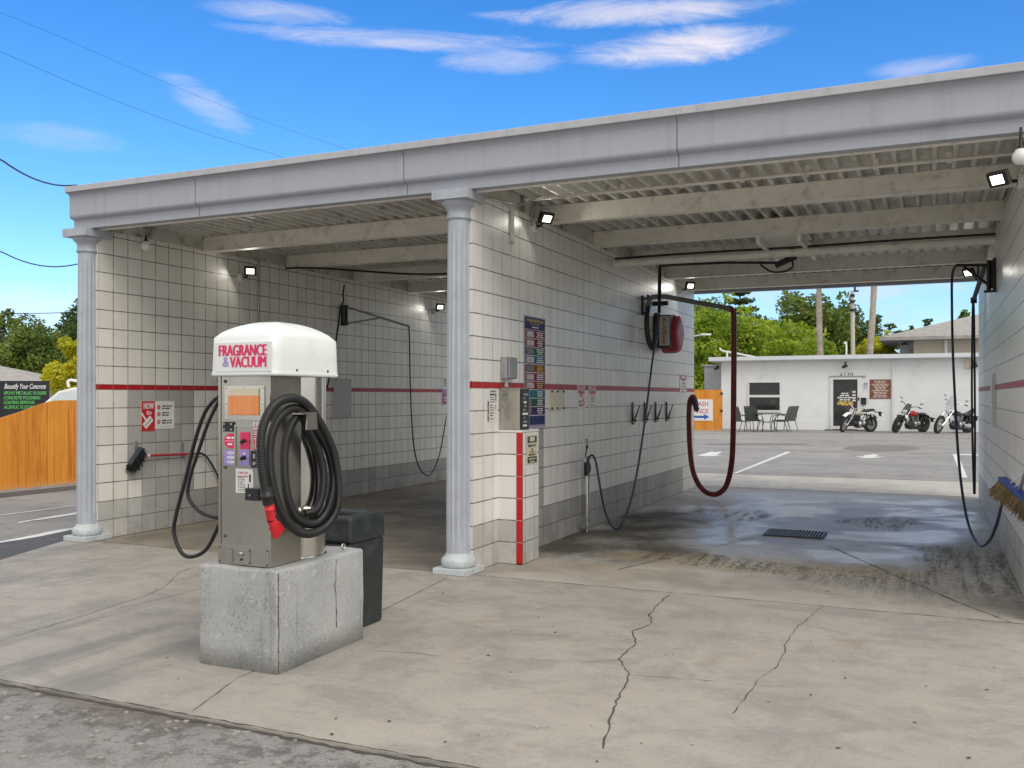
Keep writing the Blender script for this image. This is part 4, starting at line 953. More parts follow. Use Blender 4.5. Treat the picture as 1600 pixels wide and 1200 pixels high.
# ================================================================ blower
bt=thing('car_blower','red drum car blower with white BLOWER sign hung on the middle wall','blower',(-3.5,13.3,2.2))
cy=13.42; cz=2.47; rr_=.285
mb=MB().lathe([(.001,0),(rr_*.8,0),(rr_,.02),(rr_,.17),(rr_*.985,.21),(rr_*.9,.25),(rr_*.6,.275),(.001,.28)],(-3.62,cy,cz),40,0,(1,0,0)); mb.build('drum',mat('blower_red',(.36,.016,.03),.45,var=.1,sc=6),bt)
mb=MB().box(XM+.002,-3.62,cy-.2,cy+.2,cz-.2,cz+.2); mb.build('motor',blackmetal,bt)
fy=cy-.36; A=ony(1030,514-20,fy);B=ony(1046,541-1,fy)
mb=MB().box(A.x,B.x,fy,fy+.012,B.z,A.z,0)
hh=(A.z-B.z)
for i,c in enumerate('BLOWER'): mb.text(c,Vector(((A.x+B.x)/2,fy-.0015,A.z-hh*(.13+.148*i))),X,Z,.075,1,'CENTER',.03)
mb.build('sign_plate',[mat('sign_aged',(.58,.50,.46),.5),mat('ink_maroon',(.07,.015,.015),.5)],bt)
MB().box(A.x-.02,B.x+.01,fy+.013,cy-.2,B.z-.03,A.z+.02).build('casing',blackmetal,bt,bevel=.01)
MB().bar((XM,cy-.35,cz+.42),(-3.45,cy-.35,cz+.42),.06,.06).build('spacer',blackmetal,bt)
# blower boom with the thick red hose
P0=wp(1006,478,XM+.02); 
bb=thing('blower_boom','swing boom on the middle wall carrying a thick dark red blower hose','boom',P0)
MB().box(XM+.001,XM+.03,P0.y-.05,P0.y+.06,P0.z-.13,P0.z+.14).tube([P0+Vector((.06,0,-.13)),P0+Vector((.06,0,.15))],.02,10).ob(P0+Vector((.03,0,.1)),(.04,0,0),(0,.025,0),(0,0,.012)).ob(P0+Vector((.03,0,-.1)),(.04,0,0),(0,.025,0),(0,0,.012)).build('wall_bracket',blackmetal,bb)
Ae=at(1138,481,13.2); As=P0+Vector((.06,0,.06))
k1=at(1022,464,12.7)
MB().tube(cat_rom([at(1012,480,12.75),at(1015,468,12.72),k1,at(1040,463.5,12.75)],5)+[at(1139,482,13.2)],[.034]*16+[.034],12).build('boom_arm',mat('boom_pipe',(.16,.155,.15),.5,var=.15),bb)
mb=MB().tube(cat_rom([at(1013,478,12.75),at(1010.5,500,12.72),at(1012,525,12.72),at(1017,541,12.72),at(1021.5,542,12.74),at(1024,525,12.78),at(1024,500,12.8),at(1025,492,12.9)],6),.036,12); mb.build('feed_hose',rubber,bb)
hp=[(1137,481,13.2),(1143,483,13.22),(1146.5,491,13.24),(1147,520,13.25),(1146.5,600,13.3),(1145.5,680,13.4),(1143,725,13.5),(1136,756,13.65),(1126,769,13.75),(1115,772.5,13.85),(1102,768,13.98),(1090,754,14.12),(1082,732,14.25),(1078,700,14.35),(1076.5,660,14.45),(1077,635,14.5),(1079,624,14.53),(1083,620,14.55),(1086,626,14.56),(1088,634,14.57)]
redh=mat('red_hose',(.17,.018,.018),.4,var=.3,sc=9)
MB().tube(cat_rom([at(*q) for q in hp],8),.040,14).build('hose',redh,bb)
mb=MB().tube([at(1083,622,14.52),at(1088,640,14.5),at(1091,642,14.5)],[.03,.04,.02],10); mb.bar(at(1082,628,14.5),at(1091,640,14.48),.05,.06); mb.build('nozzle_grip',blackm,bb)
# ================================================================ drain
q=[onz(1150+a/8,775+b/8,.0) for a,b in((362,492),(1090,545),(1125,468),(430,420))]
x0=min(q[0].x,q[3].x);x1=max(q[1].x,q[2].x);y0=(q[0].y+q[1].y)/2;y1=(q[2].y+q[3].y)/2
y0,y1=10.585,11.015; x0,x1=-1.68,-1.10
dt=thing('drain_grate','black slotted iron drain grate in the wet floor of the right bay','drain grate',((x0+x1)/2,(y0+y1)/2,0))
mb=MB(); mb.quad((x0,y0,.0005),(x1,y0,.0005),(x1,y1,.0005),(x0,y1,.0005)); mb.build('pit',mat('pit_black',(.006,.006,.006),.9),dt)
mb=MB(); n=17
for i in range(n+1):
    x=x0+(x1-x0)*i/n; mb.box(x-.0055,x+.0055,y0,y1,.003,.014)
mb.build('bars',mat('wet_iron',(.30,.28,.25),.4,metal=.5,var=.3),dt)
mb=MB(); mb.box(x0-.03,x1+.03,y0-.03,y0,0,.016).box(x0-.03,x1+.03,y1,y1+.03,0,.016).box(x0-.03,x0-.011,y0,y1,0,.016).box(x1+.011,x1+.03,y0,y1,0,.016); mb.build('frame',mat('drain_frame',(.05,.048,.045),.5,metal=.4),dt)
# ================================================================ left bay boom, hoses, brush
P0=wp(537,490,XL+.02); lb=thing('wall_boom','black triangular wall boom with a thin hose loop in the left bay','boom',P0)
zt=wp(537,477,XL).z; zb=wp(537,509,XL).z
MB().box(XL+.001,XL+.03,P0.y-.05,P0.y+.05,zb,zt).tube([(XL+.07,P0.y,zb),(XL+.07,P0.y,zt)],.022,10).ob((XL+.04,P0.y,zt-.02),(.05,0,0),(0,.03,0),(0,0,.012)).ob((XL+.04,P0.y,zb+.02),(.05,0,0),(0,.03,0),(0,0,.012)).build('wall_bracket',blackmetal,lb)
E=at(639,510,14.75); a=Vector((XL+.07,P0.y,zt-.03)); b=Vector((XL+.07,P0.y,zb+.03))
MB().tube([a,E],.016,8).build('boom_arm',galv,lb); MB().tube([b,a.lerp(E,.55)],.013,8).build('brace',galv,lb)
h=[(639,509,14.75),(640,540,14.75),(641,600,14.78),(643.5,660,14.85),(647,700,14.95),(654,728,15.1),(664,741.5,15.3),(673,741,15.5),(683,722,15.8),(690,695,16.1),(696,660,16.5),(698,648,16.6)]
MB().tube(cat_rom([at(*q) for q in h],8),.011,8).build('hose',rubber,lb)
h=[onx(a,b,XL+.10) for a,b in((538,445),(536,462),(537,470),(532,482),(528,510),(524,540),(518,572),(513,598),(511,606))]
MB().tube(cat_rom(h,8),.013,8).build('supply_hose',rubber,lb)
# foam brush hung on the left wall
xb=XL+.06; hb=wp(232,712,xb); he=wp(304,709,xb)
fb=thing('foam_brush','black foam brush with red handle hung level on the left wall','brush',wp(265,716,xb))
MB().tube([hb,he],.014,10).build('handle',mat('handle_red',(.38,.02,.03),.4),fb)
mb=MB().tube([wp(222,711,xb),wp(233,712,xb)],.02,10); mb.build('socket',signw,fb)
c0=wp(221,700,xb);c1=wp(203,727,xb)
mb=MB(); mb.bar(c0,c1,.05,.055,X); mb.build('brush_head',mat('brush_blue',(.03,.045,.07),.6),fb,bevel=.01)
r=random.Random(5); mb=MB(); ax=(c1-c0); dn=wp(226,726,xb)-wp(218,708,xb); dn=dn.normalized()
dn=Vector((0,.10,-1)).normalized()
for k in range(650):
    s=r.random(); p=c0.lerp(c1,s)+Vector((r.uniform(-.05,.05),0,0)); side=Vector((0,1,0))*r.uniform(-.3,.95)
    d=(Vector((r.gauss(0,.25),0,0))+side*.9+Vector((0,0,-1))*r.uniform(.5,1.1)).normalized()
    mb.tube([p,p+d*r.uniform(.07,.12)],[.004,.002],3,cap=False)
mb.build('bristles',brushblk,fb)
for a in(212,284):
    y=wp(a,700,XL).y; z=wp(a,712,xb).z
    mb=MB().box(XL+.001,XL+.012,y-.022,y+.022,z-.01,z+.16); mb.tube(cat_rom([(XL+.01,y,z+.03),(XL+.05,y,z-.01),(XL+.08,y,z-.03),(XL+.10,y,z+.01)],5),.009,8); hk=mb.build('hanger',galv,None); tag(hk,'small grey wall hanger holding the '+('head' if a==212 else 'handle')+' end of the foam brush','hanger','hangers for the foam brush')
h=[(304,709),(314,708.5),(322,713),(330,724),(337,737),(344,752),(352,770)]
MB().tube(cat_rom([onx(a,b,xb) for a,b in h],6),.013,8).build('hose',bluehose,fb)
# ================================================================ right wall booms and broom
p=wp(1553,435,XR-.02); zt=wp(1553,413,XR).z; zb=wp(1553,456,XR).z
rb=thing('wall_boom','black wall boom on the right wall with a long hose looping to the broom','boom',p)
yy=p.y
MB().box(XR-.03,XR-.001,yy-.06,yy+.06,zb-.02,zt+.02).tube([(XR-.07,yy,zb-.03),(XR-.07,yy,zt)],.022,10).tube([(XR-.035,yy-.02,zb),(XR-.035,yy-.02,zt)],.015,8).ob((XR-.06,yy,zb-.03),(.06,0,0),(0,.04,0),(0,0,.01)).build('wall_bracket',blackmetal,rb)
E=at(1494,414.5,10.45); a=Vector((XR-.07,yy,zt-.05))
MB().tube([a,E],.017,10).build('boom_arm',blackmetal,rb)
MB().tube([Vector((XR-.07,yy,zb+.04)),E.lerp(a,.18)],.015,8).tube([a.lerp(E,.33),a.lerp(E,.33)-Vector((0,0,.13))],.010,8).build('brace',blackmetal,rb)
h=[(1494,414.5,10.45),(1490,421,10.45),(1487.5,436,10.45),(1487.3,470,10.4),(1488.5,540,10.3),(1492,620,10.15),(1496.5,700,9.9),(1503,765,9.55),(1512,815,9.2),(1524,845,8.85),(1535,853,8.6),(1547,843,8.3),(1557,820,8.0),(1563,797,7.8),(1566,785,7.65)]
MB().tube(cat_rom([at(*q) for q in h],8),.0135,10).build('hose',bluehose,rb)
# far pole with two hanging hoses
a=Vector((XR-.03,12.4,3.0)); b=at(1521.5,468,12.6)
fp2=thing('wall_boom','slanted pole boom with two dark hoses at the far end of the right wall','boom',(XR,12.6,2.6))
MB().tube([Vector((XR-.02,at(1541,421,12.0).y,at(1541,421,12.0).z+.04)),b],.03,10).build('boom_arm',mat('pole_grey',(.10,.11,.125),.5),fp2); MB().tube([b+Vector((0,0,.03)),b-Vector((0,0,.05))],.04,10).build('hose_joint',blackmetal,fp2)
MB().tube(cat_rom([at(1520.5,470,12.6),at(1519.5,500,12.6),at(1518.5,600,12.6),at(1519.5,690,12.6),at(1522,772,12.6)],8),.014,8).build('hose',rubber,fp2)
MB().tube(cat_rom([at(1521,470,12.63),at(1522,500,12.65),at(1523,600,12.65),at(1523.5,690,12.65),at(1523,772,12.65)],8),.014,8).build('hose',rubber,fp2)
# broom: blue block, straw bristles, hung on the right wall
bm_=thing('broom','blue backed broom with straw bristles hung on the right wall','broom',at(1585,775,7.0))
A=at(1566,750,7.35);B=at(1622,797,6.55)
dr=(B-A).normalized(); wv=Vector((1,0,0)); wv=(wv-dr*wv.dot(dr)).normalized(); nv=dr.cross(wv)
if nv.z<0: nv=-nv
MB().ob((A+B)/2+nv*.012,dr*(B-A).length/2,wv*.034,nv*.018 if dr.cross(wv).dot(nv)>0 else -nv*.018).build('block',bluep,bm_,bevel=.006)
mb=MB(); r=random.Random(9)
scr=lambda a,b,c,d,t:(at(c,d,t)-at(a,b,t))
dn0=(at(1549,772,7.4)-A).normalized(); dn1=(at(1600,828,6.7)-at(1606,785,6.75)).normalized()
for k in range(1100):
    s=r.random(); p=A.lerp(B,s)+wv*r.uniform(-.03,.03); d=(dn0.lerp(dn1,min(1,s*1.6))+Vector((r.gauss(0,.16),r.gauss(0,.16),r.gauss(0,.12)))).normalized(); L=r.uniform(.10,.145)
    mb.tube([p,p+d*L*.6,p+d*L+Vector((r.gauss(0,.008),r.gauss(0,.008),-.006))],[.0032,.0026,.0014],3,cap=False)
mb.build('bristles',straw,bm_)
m0=(A+B)/2+nv*.03; MB().tube([m0,m0+nv*.10+Vector((.05,-.35,.18)),m0+Vector((.12,-1.3,.62))],.014,8).build('handle',galv,bm_)
mb=MB(); 
for a in(0.25,.38): mb.tube([A.lerp(B,a)+nv*.03,A.lerp(B,a)+nv*.10+Vector((.09,-.05,.02))],.005,6)
mb.build('wire_brace',signw,bm_)
# ================================================================ left side: fence, trailer, minivan, house
f0=onz(0,767.5,-.03); f1=onz(123,755,-.03); FXX=(f0.x+f1.x)/2
ft=thing('wooden_fence','orange stained board fence with a dipped top beside the driveway','fence',(FXX,11,-.03))
mb=MB(); r=random.Random(2); y=3.0
def ftop(y):
    pts=[(8.6,1.02)]+[(onx(a,b,FXX).y,onx(a,b,FXX).z) for a,b in((-6,655),(10,650),(25,645.5),(41,640),(60,632.5),(75,628),(86,625.5),(121,625.3))]+[(15.6,1.5)]
    if y<pts[0][0]: return 1.05
    for (a,b),(c,d) in zip(pts,pts[1:]):
        if a<=y<=c: return b+(d-b)*(y-a)/(c-a)
    return 1.6
while y<15.4:
    w=.136+r.uniform(-.004,.004); h0,h1=ftop(y)-.0,ftop(y+w); x=FXX+r.uniform(-.005,.005)
    V=[(x-.012,y,-.03),(x+.012,y,-.03),(x+.012,y+w,-.03),(x-.012,y+w,-.03),(x-.012,y,h0),(x+.012,y,h0),(x+.012,y+w,h1),(x-.012,y+w,h1)]
    mb.add(V,[(0,3,2,1),(4,5,6,7),(0,1,5,4),(1,2,6,5),(2,3,7,6),(3,0,4,7)]); y+=w+.007
mb.build('boards',woodm,ft)
mb=MB().box(FXX-.06,FXX-.02,3,15.4,.25,.34).box(FXX-.06,FXX-.02,3,15.4,.9,.99); mb.build('rails',woodm,ft)
for y in(3.1,5.5,8,10.5,13,15.3): MB().box(FXX-.15,FXX-.06,y-.05,y+.05,-.03,1.0).build('post',woodm,ft)
# black box trailer with lettering
RT=Vector((CT,ST,0)); FW=Vector((-ST,CT,0))
tp=at(77,640,25.5); U_=(RT*math.cos(R(-6))+FW*-math.sin(R(-6))).normalized(); U_=(RT*.99+FW*.12).normalized(); W_=Vector((-U_.y,U_.x,0)); d_=ray(77); D_=Vector((d_[0],d_[1],0)).normalized()
tr=thing('box_trailer','black box trailer with green and white lettering behind the orange fence','trailer',Vector((tp.x,tp.y,-.03)))
o=Vector((tp.x,tp.y,0)); ztop=at(38,595,25.3).z
mb=MB().ob(o-U_*1.9+D_*1.0+Vector((0,0,(ztop+.5)/2)),U_*1.9,D_*1.0,Vector((0,0,(ztop-.5)/2)))
lu=lambda a,b:o+U_*((a-77)/F*25.4)+Vector((0,0,at(a,b,25.4).z))
wht=mat('letter_white',(.8,.8,.78),.5); grn=mat('letter_green',(.12,.50,.12),.5)
q=-W_*.006
mb.text('Beautify Your Concrete',lu(41,604)+q,U_,Z,.20,1,'CENTER',.012,.35,62/F*25.4)
for i,(s,x1,y_) in enumerate((('EPOXY METALLIC FLOORS',73,614.3),('CONCRETE POLISHING',64,621.8),('COATING REMOVAL',56,629),('ACRYLIC FLOORS',55,636.5))):
    mb.text(s,lu(9,y_)+q+U_*((x1-9)/F*25.4/2),U_,Z,.13,2,'CENTER',.03,.2,(x1-9)/F*25.4)
mb.build('box_body',[mat('trailer_black',(.012,.014,.018),.25,var=.2),wht,grn],tr,bevel=0)
for a in(-1.2,-2.0):
    MB().lathe([(.15,-.09),(.32,-.08),(.33,0),(.32,.08),(.15,.09)],o+U_*a+W_*.12+Vector((0,0,.30)),20,0,tuple(W_)).build('wheel',rubber,tr)
MB().box(-.04,.04,-.04,.04,0,.5).xf(Matrix.Translation(o-U_*1.9+Vector((0,0,0)))).build('chassis',blackmetal,tr)
# white minivan
vp=at(47,640,22.5); vt=thing('minivan','white minivan roof and windscreen showing above the fence near the column','minivan',Vector((vp.x,vp.y,-.03)))
U2=(RT*.97+FW*.24).normalized(); W2=Vector((-U2.y,U2.x,0)); o=Vector((vp.x,vp.y,-.03)); 
zr=at(110,605,22.7).z+.05
body=[(-1.0,.35),(-1.05,.75),(-.9,.95),(.02,1.16),(.0+.62,zr-.12),(.95,zr-.03),(1.5,zr),(3.2,zr-.02),(3.5,zr-.25),(3.65,1.0),(3.65,.35)]
MB().prism(body,o+W2*.0,U2,Z,W2*1.85).build('body',mat('car_white',(.72,.73,.73),.25,var=.02),vt,bevel=.05,seg=3)
gl=mat('windscreen',(.62,.70,.72),.12,var=.08)
mb=MB(); a=o+U2*.05+Z*1.19+W2*.12;b=o+U2*.05+Z*1.19+W2*1.73;c_=o+U2*.60+Z*(zr-.15)+W2*1.62;d_=o+U2*.60+Z*(zr-.15)+W2*.22; nn=(Z*.55-U2*.6).normalized()*.02
mb.quad(a+nn,b+nn,c_+nn,d_+nn); mb.build('windscreen',gl,vt)
mb=MB().prism([(.15,1.16),(.66,zr-.16),(1.0,zr-.10),(3.1,zr-.10),(3.35,1.16)],o-W2*.004,U2,Z,W2*.004); mb.prism([(.15,1.16),(.66,zr-.16),(1.0,zr-.10),(3.1,zr-.10),(3.35,1.16)],o+W2*1.85,U2,Z,W2*.004); mb.build('side_window',mat('car_glass',(.58,.66,.68),.12,var=.08),vt)
for a in(-.25,2.75):
    for b in(.12,1.73): MB().lathe([(.18,-.1),(.31,-.09),(.33,0),(.31,.09),(.18,.1)],o+U2*a+W2*b+Z*.33,20,0,tuple(W2)).build('wheel',rubber,vt)
mb=MB(); k=o+U2*(112-62)/F*22.6+W2*.4+Z*zr; mb.tube(cat_rom([k+Z*-.01,k+Z*.10-U2*.02,k+Z*.16+U2*.03,k+Z*.14+U2*.25,k+Z*.15+U2*.6],5),.035,10); mb.tube([k+U2*.6+Z*.15,k+U2*.6],.03,8); mb.build('roof_rack',whitep,vt)
# pale house behind
def hip(name,label,o,U,W,L,D,zw,zr,mw,over=.5,wins=(),gable=False):
    t=thing(name,label,'house',Vector((o.x,o.y,0)))
    P=lambda u,w,z:o+U*u+W*w+Z*z
    mb=MB(); V=[P(0,0,0),P(L,0,0),P(L,D,0),P(0,D,0),P(0,0,zw),P(L,0,zw),P(L,D,zw),P(0,D,zw)]; mb.add(V,[(0,1,5,4),(1,2,6,5),(2,3,7,6),(3,0,4,7)]); mb.build('wall',mw,t)
    e=over; h=D/2; z0=zw-.02
    A=[P(-e,-e,z0),P(L+e,-e,z0),P(L+e,D+e,z0),P(-e,D+e,z0),P(h,h,zr),P(L-h,h,zr)]
    B=[q-Z*.14 for q in A[:4]]
    mb=MB().add(A+B,[(0,1,5,4),(1,2,5),(2,3,4,5),(3,0,4),(0,6,7,1),(1,7,8,2),(2,8,9,3),(3,9,6,0)]); mb.add(B,[(3,2,1,0)],1); mb.build('roof',[shing,mat('soffit_grey',(.30,.32,.33),.7)],t)
    return t,P
Uh=(RT*.98+FW*.18).normalized(); Wh=(FW*.98-RT*.18).normalized(); o=at(86,600,43); o.z=0; o=o-Uh*9.5
hip('house','low house with a pale grey shingle roof behind the black trailer',o,Uh,Wh,9,7,at(86,598,43).z,at(86,598,43).z+.98,beige)
# ================================================================ office building 6170
YO=40.3; GB=.155
ox0=ony(1127,620,YO).x; ox1=9.0; zr0=ony(1300,562,YO).z
ob_=thing('office_building','long low white office building with flat roof and number 6170 over its glass door','building',((ox0+ox1)/2,YO,GB))
zw=zr0-.02
MB().box(ox0,ox1,YO,YO+9,GB-.1,zw).build('wall',stucco,ob_)
wz=ony(1200,654.5,YO).z
MB().box(ox0+.01,ony(1296,640,YO).x,YO-.012,YO,GB-.05,wz).build('base_band',mat('base_band_white',(.80,.82,.82),.6,var=.03),ob_)
x0r=ony(1107.5,560,YO-.45).x
mb=MB().box(x0r,ox1+.3,YO-.45,YO+9.3,zw+.002,zw+.17); mb.box(x0r,ox1+.3,YO-.50,YO-.451,zw+.03,zw+.19); rf=mb.build('roof',mat('roof_edge_white',(.66,.69,.72),.5,var=.04),ob_)
def wq(a,b,c,d): A=ony(a,b,YO);B=ony(c,d,YO); return A.x,B.x,B.z,A.z
x0,x1,z0,z1=wq(1171,598,1218.5,641)
wd=MB().box(x0,x1,YO-.005,YO-.001,z0,z1).build('window',glassdk,ob_)
mb=MB(); zm=z0+(z1-z0)*.51
for q in((x0-.06,x1+.06,z1,z1+.05),(x0-.06,x1+.06,z0-.07,z0),(x0-.06,x0,z0,z1),(x1,x1+.06,z0,z1),(x0,x1,zm-.05,zm+.05)): mb.box(q[0],q[1],YO-.05,YO-.006 if q[2]==zm-.05 else YO-.001,q[2],q[3])
mb.build('frame',whitep,wd)
x0,x1,z0,z1=wq(1302,593,1340,666)
dr_=MB().box(x0,x1,YO-.012,YO-.006,z0,z1)
r=random.Random(4); zc=lambda f:z0+(z1-z0)*f
for k,f in enumerate((.70,.655,.61,.565)): dr_.lines(Vector((x0+(x1-x0)*.48,YO-.0135,zc(f))),X,Z,(x1-x0)*(.3 if k==0 else .62),.07,1,1,.75,k)
for f in(.73,.66,.60,.545): dr_.box(x1-.20,x1-.07,YO-.0135,YO-.012,zc(f)-.03,zc(f)+.04,1)
for k in range(9): 
    u=x0+(x1-x0)*(.24+.065*k); v=zc(.49+.012*math.sin(k*2)); dr_.prism([(.07*math.cos(t),.075*math.sin(t)+.03*math.sin(3*t+k)) for t in np.linspace(0,2*math.pi,12)[:-1]],Vector((u,YO-.012,v)),X,Z,-Y*(.0015+.0003*k),2)
for a,b in((.05,.18),(.3,.62)):
    pass
dd=dr_.build('door',[glassdk,signw,mat('door_yellow',(.62,.44,.10),.5,var=.4,sc=12),mat('door_grey',(.22,.2,.2),.4)],ob_)
mb=MB(); 
for q in((x0-.12,x0,GB,z1+.10),(x1,x1+.16,GB,z1+.10),(x0,x1,z1,z1+.10),(x0,x1,z0-.12,z0)): mb.box(q[0],q[1],YO-.06,YO-.001,q[2],q[3])
mb.build('frame',whitep,dd); MB().box(x1+.02,x1+.06,YO-.10,YO-.06,zc(.55),zc(.62)).build('handle',blackmetal,dd)
MB().box(x0-.16,x1+.3,YO-.09,YO-.001,z1+.11,z1+.15).build('drip_edge',mat('drip_grey',(.35,.36,.36),.6),dd)
MB().box(x0-.3,x1+.5,YO-.5,YO-.02,GB-.06,GB+.03).build('step',mat('step_dark',(.06,.06,.06),.8),dd)
x0,x1,z0,z1=wq(1312,582.5,1332,589.5)
MB().text('6170',Vector(((x0+x1)/2,YO-.004,(z0+z1)/2)),X,Z,(z1-z0)*1.30,0,'CENTER',.012,.2,x1-x0,1.25).build('house_number',inkm,ob_)
xd=ony(1396,600,YO).x; MB().box(xd-.04,xd+.04,YO-.09,YO-.002,GB,zw).build('downspout',whitep,ob_)
a,b=ony(1100.5,0,YO+1).x,ox0-.002
z1=ony(1110,572,YO+1).z; MB().box(a,b,YO+1,YO+7,GB-.1,z1).box(a-.08,b,YO+.92,YO+7,z1+.002,z1+.06).build('annex',mat('annex_grey',(.36,.39,.42),.7,var=.06),ob_)
x0,x1,z0,z1=wq(1359,593,1392,623)
O=Vector(((x0+x1)/2,YO-.002,(z0+z1)/2)); w=x1-x0;h=z1-z0
def d(mb,P,rect,U,V): mb.lines(P(0,0,.002),U,V,w*.82,h*.9,11,1,.5,3)
sign('wall_sign','brown square sign with pale lettering right of the office door','sign',O,X,Z,w,h,brickred,d,[mat('letter_cream',(.72,.64,.56),.5)],.02)
x0,x1,z0,z1=wq(1346,596,1358,611); O=Vector(((x0+x1)/2,YO-.002,(z0+z1)/2)); w=x1-x0;h=z1-z0
def d(mb,P,rect,U,V):
    mb.text('24',P(0,h*.22),U,V,.17,1,'CENTER',.03); rect(-w*.36,0,w*.36,.02,1); mb.lines(P(0,-h*.2),U,V,w*.6,.1,2,1,.4,1)
sign('wall_sign','small white sign with 24 between the office door and the brown sign','sign',O,X,Z,w,h,mat('plate_white',(.76,.78,.78),.5),d,[inkm],.012)
x0,x1,z0,z1=wq(1345.5,622.5,1353.5,632)
t=thing('letter_box','small black letter box beside the office door','letter box',((x0+x1)/2,YO-.06,z0)); MB().box(x0,x1,YO-.12,YO-.002,z0,z1).build('box_body',blackm,t,bevel=.01); MB().box(x0-.01,x1+.01,YO-.135,YO-.002,z1+.002,z1+.025).build('lid',blackm,t)
def cctv(px_,y0,y1,lab):
    a=ony(px_,y0,YO-.05); b=ony(px_-2,y1,YO-.25); t=thing('security_camera',lab,'camera',a,0,'security cameras on the office wall')
    MB().tube([(a.x,YO-.002,a.z),a,(b.x,b.y,b.z+.1)],.03,8).build('arm',blackmetal,t); MB().tube([(b.x+.06,b.y+.06,b.z+.04),(b.x-.06,b.y-.1,b.z-.02)],.06,12).build('camera_body',blackm,t)
cctv(1322,566,573,'black security camera above the office door number'); cctv(1122,571,576,'black security camera at the left corner of the office building'); 
cctv(1525,567,573,'black security camera at the right end of the office wall by the hoses')
p=ony(1513,567,YO-.08); t=thing('wall_lamp','small cream wall lamp at the right end of the office wall','wall lamp',p); MB().box(p.x-.12,p.x+.12,YO-.1,YO-.002,p.z-.22,p.z+.2).build('housing',mat('lamp_cream',(.6,.57,.42),.5),t,bevel=.02); MB().box(p.x+.12,p.x+.2,YO-.14,YO-.04,p.z-.1,p.z+.1).build('lens',blackm,t)
# orange fence by the office with the entrance sign
A=ony(1127.5,672,YO-2.2); gx1=A.x; zt=ony(1110,609,YO-2.2).z; yf=YO-2.2; gzz=gz(yf)
gf=thing('wooden_fence','short orange board fence between the middle wall and the white office building','fence',(gx1-2,yf,gzz))
mb=MB(); x=gx1; r=random.Random(6)
while x>gx1-4.5: w=.14; mb.box(x-w,x,yf-.012+r.uniform(-.006,.006),yf+.012,gzz,zt+r.uniform(-.01,.01)); x-=w+.008
mb.build('boards',woodm,gf); MB().box(gx1-4.5,gx1,yf+.02,yf+.06,gzz+.3,gzz+.4).box(gx1-4.5,gx1,yf+.02,yf+.06,zt-.4,zt-.3).build('rails',woodm,gf); MB().box(gx1-.1,gx1,yf+.06,yf+.16,gzz,zt-.05).build('post',woodm,gf)
mb=MB()
for b in(615,642): q=ony(1127,b,yf); mb.box(gx1-.04,gx1+.05,yf-.04,yf,q.z-.05,q.z+.05)
mb.build('hinge',blackmetal,gf)
B=ony(1114,624,yf);C_=ony(1114,657.5,yf); h=B.z-C_.z; w=ony(1114,0,yf).x-ony(1058,0,yf).x
O=Vector((B.x-w/2,yf-.02,(B.z+C_.z)/2))
def d(mb,P,rect,U,V):
    s=F/36.0; e=w/2-.19
    for txt,v,wd in(('CAR WASH',h*.27,w*.78),('ENTRANCE',-h*.06,w*.80)): mb.text(txt,P(w/2-.19-wd/2,v),U,V,h*.30,1,'CENTER',.012,0,wd)
    q=-h*.32; mb.prism([(-.45,-.05),(.0,-.05),(.0,-.12),(.22,0),(.0,.12),(.0,.05),(-.45,.05)],P(w*.27-.02,q,0),U,V,U.cross(V)*.002,2)
sign('entrance_sign','white car wash entrance sign with red letters and a blue arrow on the orange fence','sign',O,X,Z,w,h,signw,d,[mat('letter_red',(.45,.03,.12),.5),mat('arrow_blue',(.03,.10,.42),.5)],.008)
# beige house with hip roof behind the office
yb=56.0; e0=ony(1374,527,yb); zE=e0.z; x1h=ony(1640,500,yb).x
t=thing('house','beige two storey house with grey hip roof behind the office building','house',(e0.x+8,yb+5,0.1))
xw0=ony(1427,540,yb).x; D=11.0; Lh=x1h-e0.x; ridge=ony(1527,490,yb+5.5).z
MB().box(xw0,x1h,yb+.9,yb+.9+D-1.8,0,zE-.02).build('wall',beige,t)
xr0=e0.x+8.0; zR=zE+ (at(1527,490,60).z-at(1527,522,60).z)*1.0+.2
A=[(e0.x,yb,zE),(x1h+3,yb,zE),(x1h+3,yb+D,zE),(e0.x,yb+D,zE),(e0.x+5.5,yb+D/2,zR+.1),(x1h-2,yb+D/2,zR+.1)]
B=[(a,b,c-.18) for a,b,c in A[:4]]
mb=MB().add(A+B,[(0,1,5,4),(1,2,5),(2,3,4,5),(3,0,4),(0,6,7,1),(1,7,8,2),(2,8,9,3),(3,9,6,0)]); mb.add(B,[(3,2,1,0)],1); mb.build('roof',[shing,mat('soffit_grey',(.30,.32,.33),.7)],t)
mb=MB().box(e0.x+1.0,xw0-.01,yb+2.0,yb+D-1,0,zE-.2); mb.build('porch_wall',mat('porch_grey',(.38,.42,.44),.7),t)
q=ony(1405,546,yb+.85); MB().box(e0.x+1.5,xw0-.002,yb+.9,yb+1.0,0,ony(1410,545.5,yb+.9).z).build('porch_rail',mat('porch_dark',(.10,.11,.12),.7),t)
q=ony(1478,530,yb+.8); MB().tube([(q.x,yb+.8,0),(q.x,yb+.8,zE-.2)],.09,8).build('downspout',whitep,t)
q=ony(1413,536,yb+1.5); MB().tube([(q.x,yb+1.4,zE-.19),(q.x,yb+1.4,q.z)],.03,8).lathe([(.05,.1),(.2,.05),(.22,0)],(q.x,yb+1.4,q.z-.1),12).build('porch_lamp',blackmetal,t)
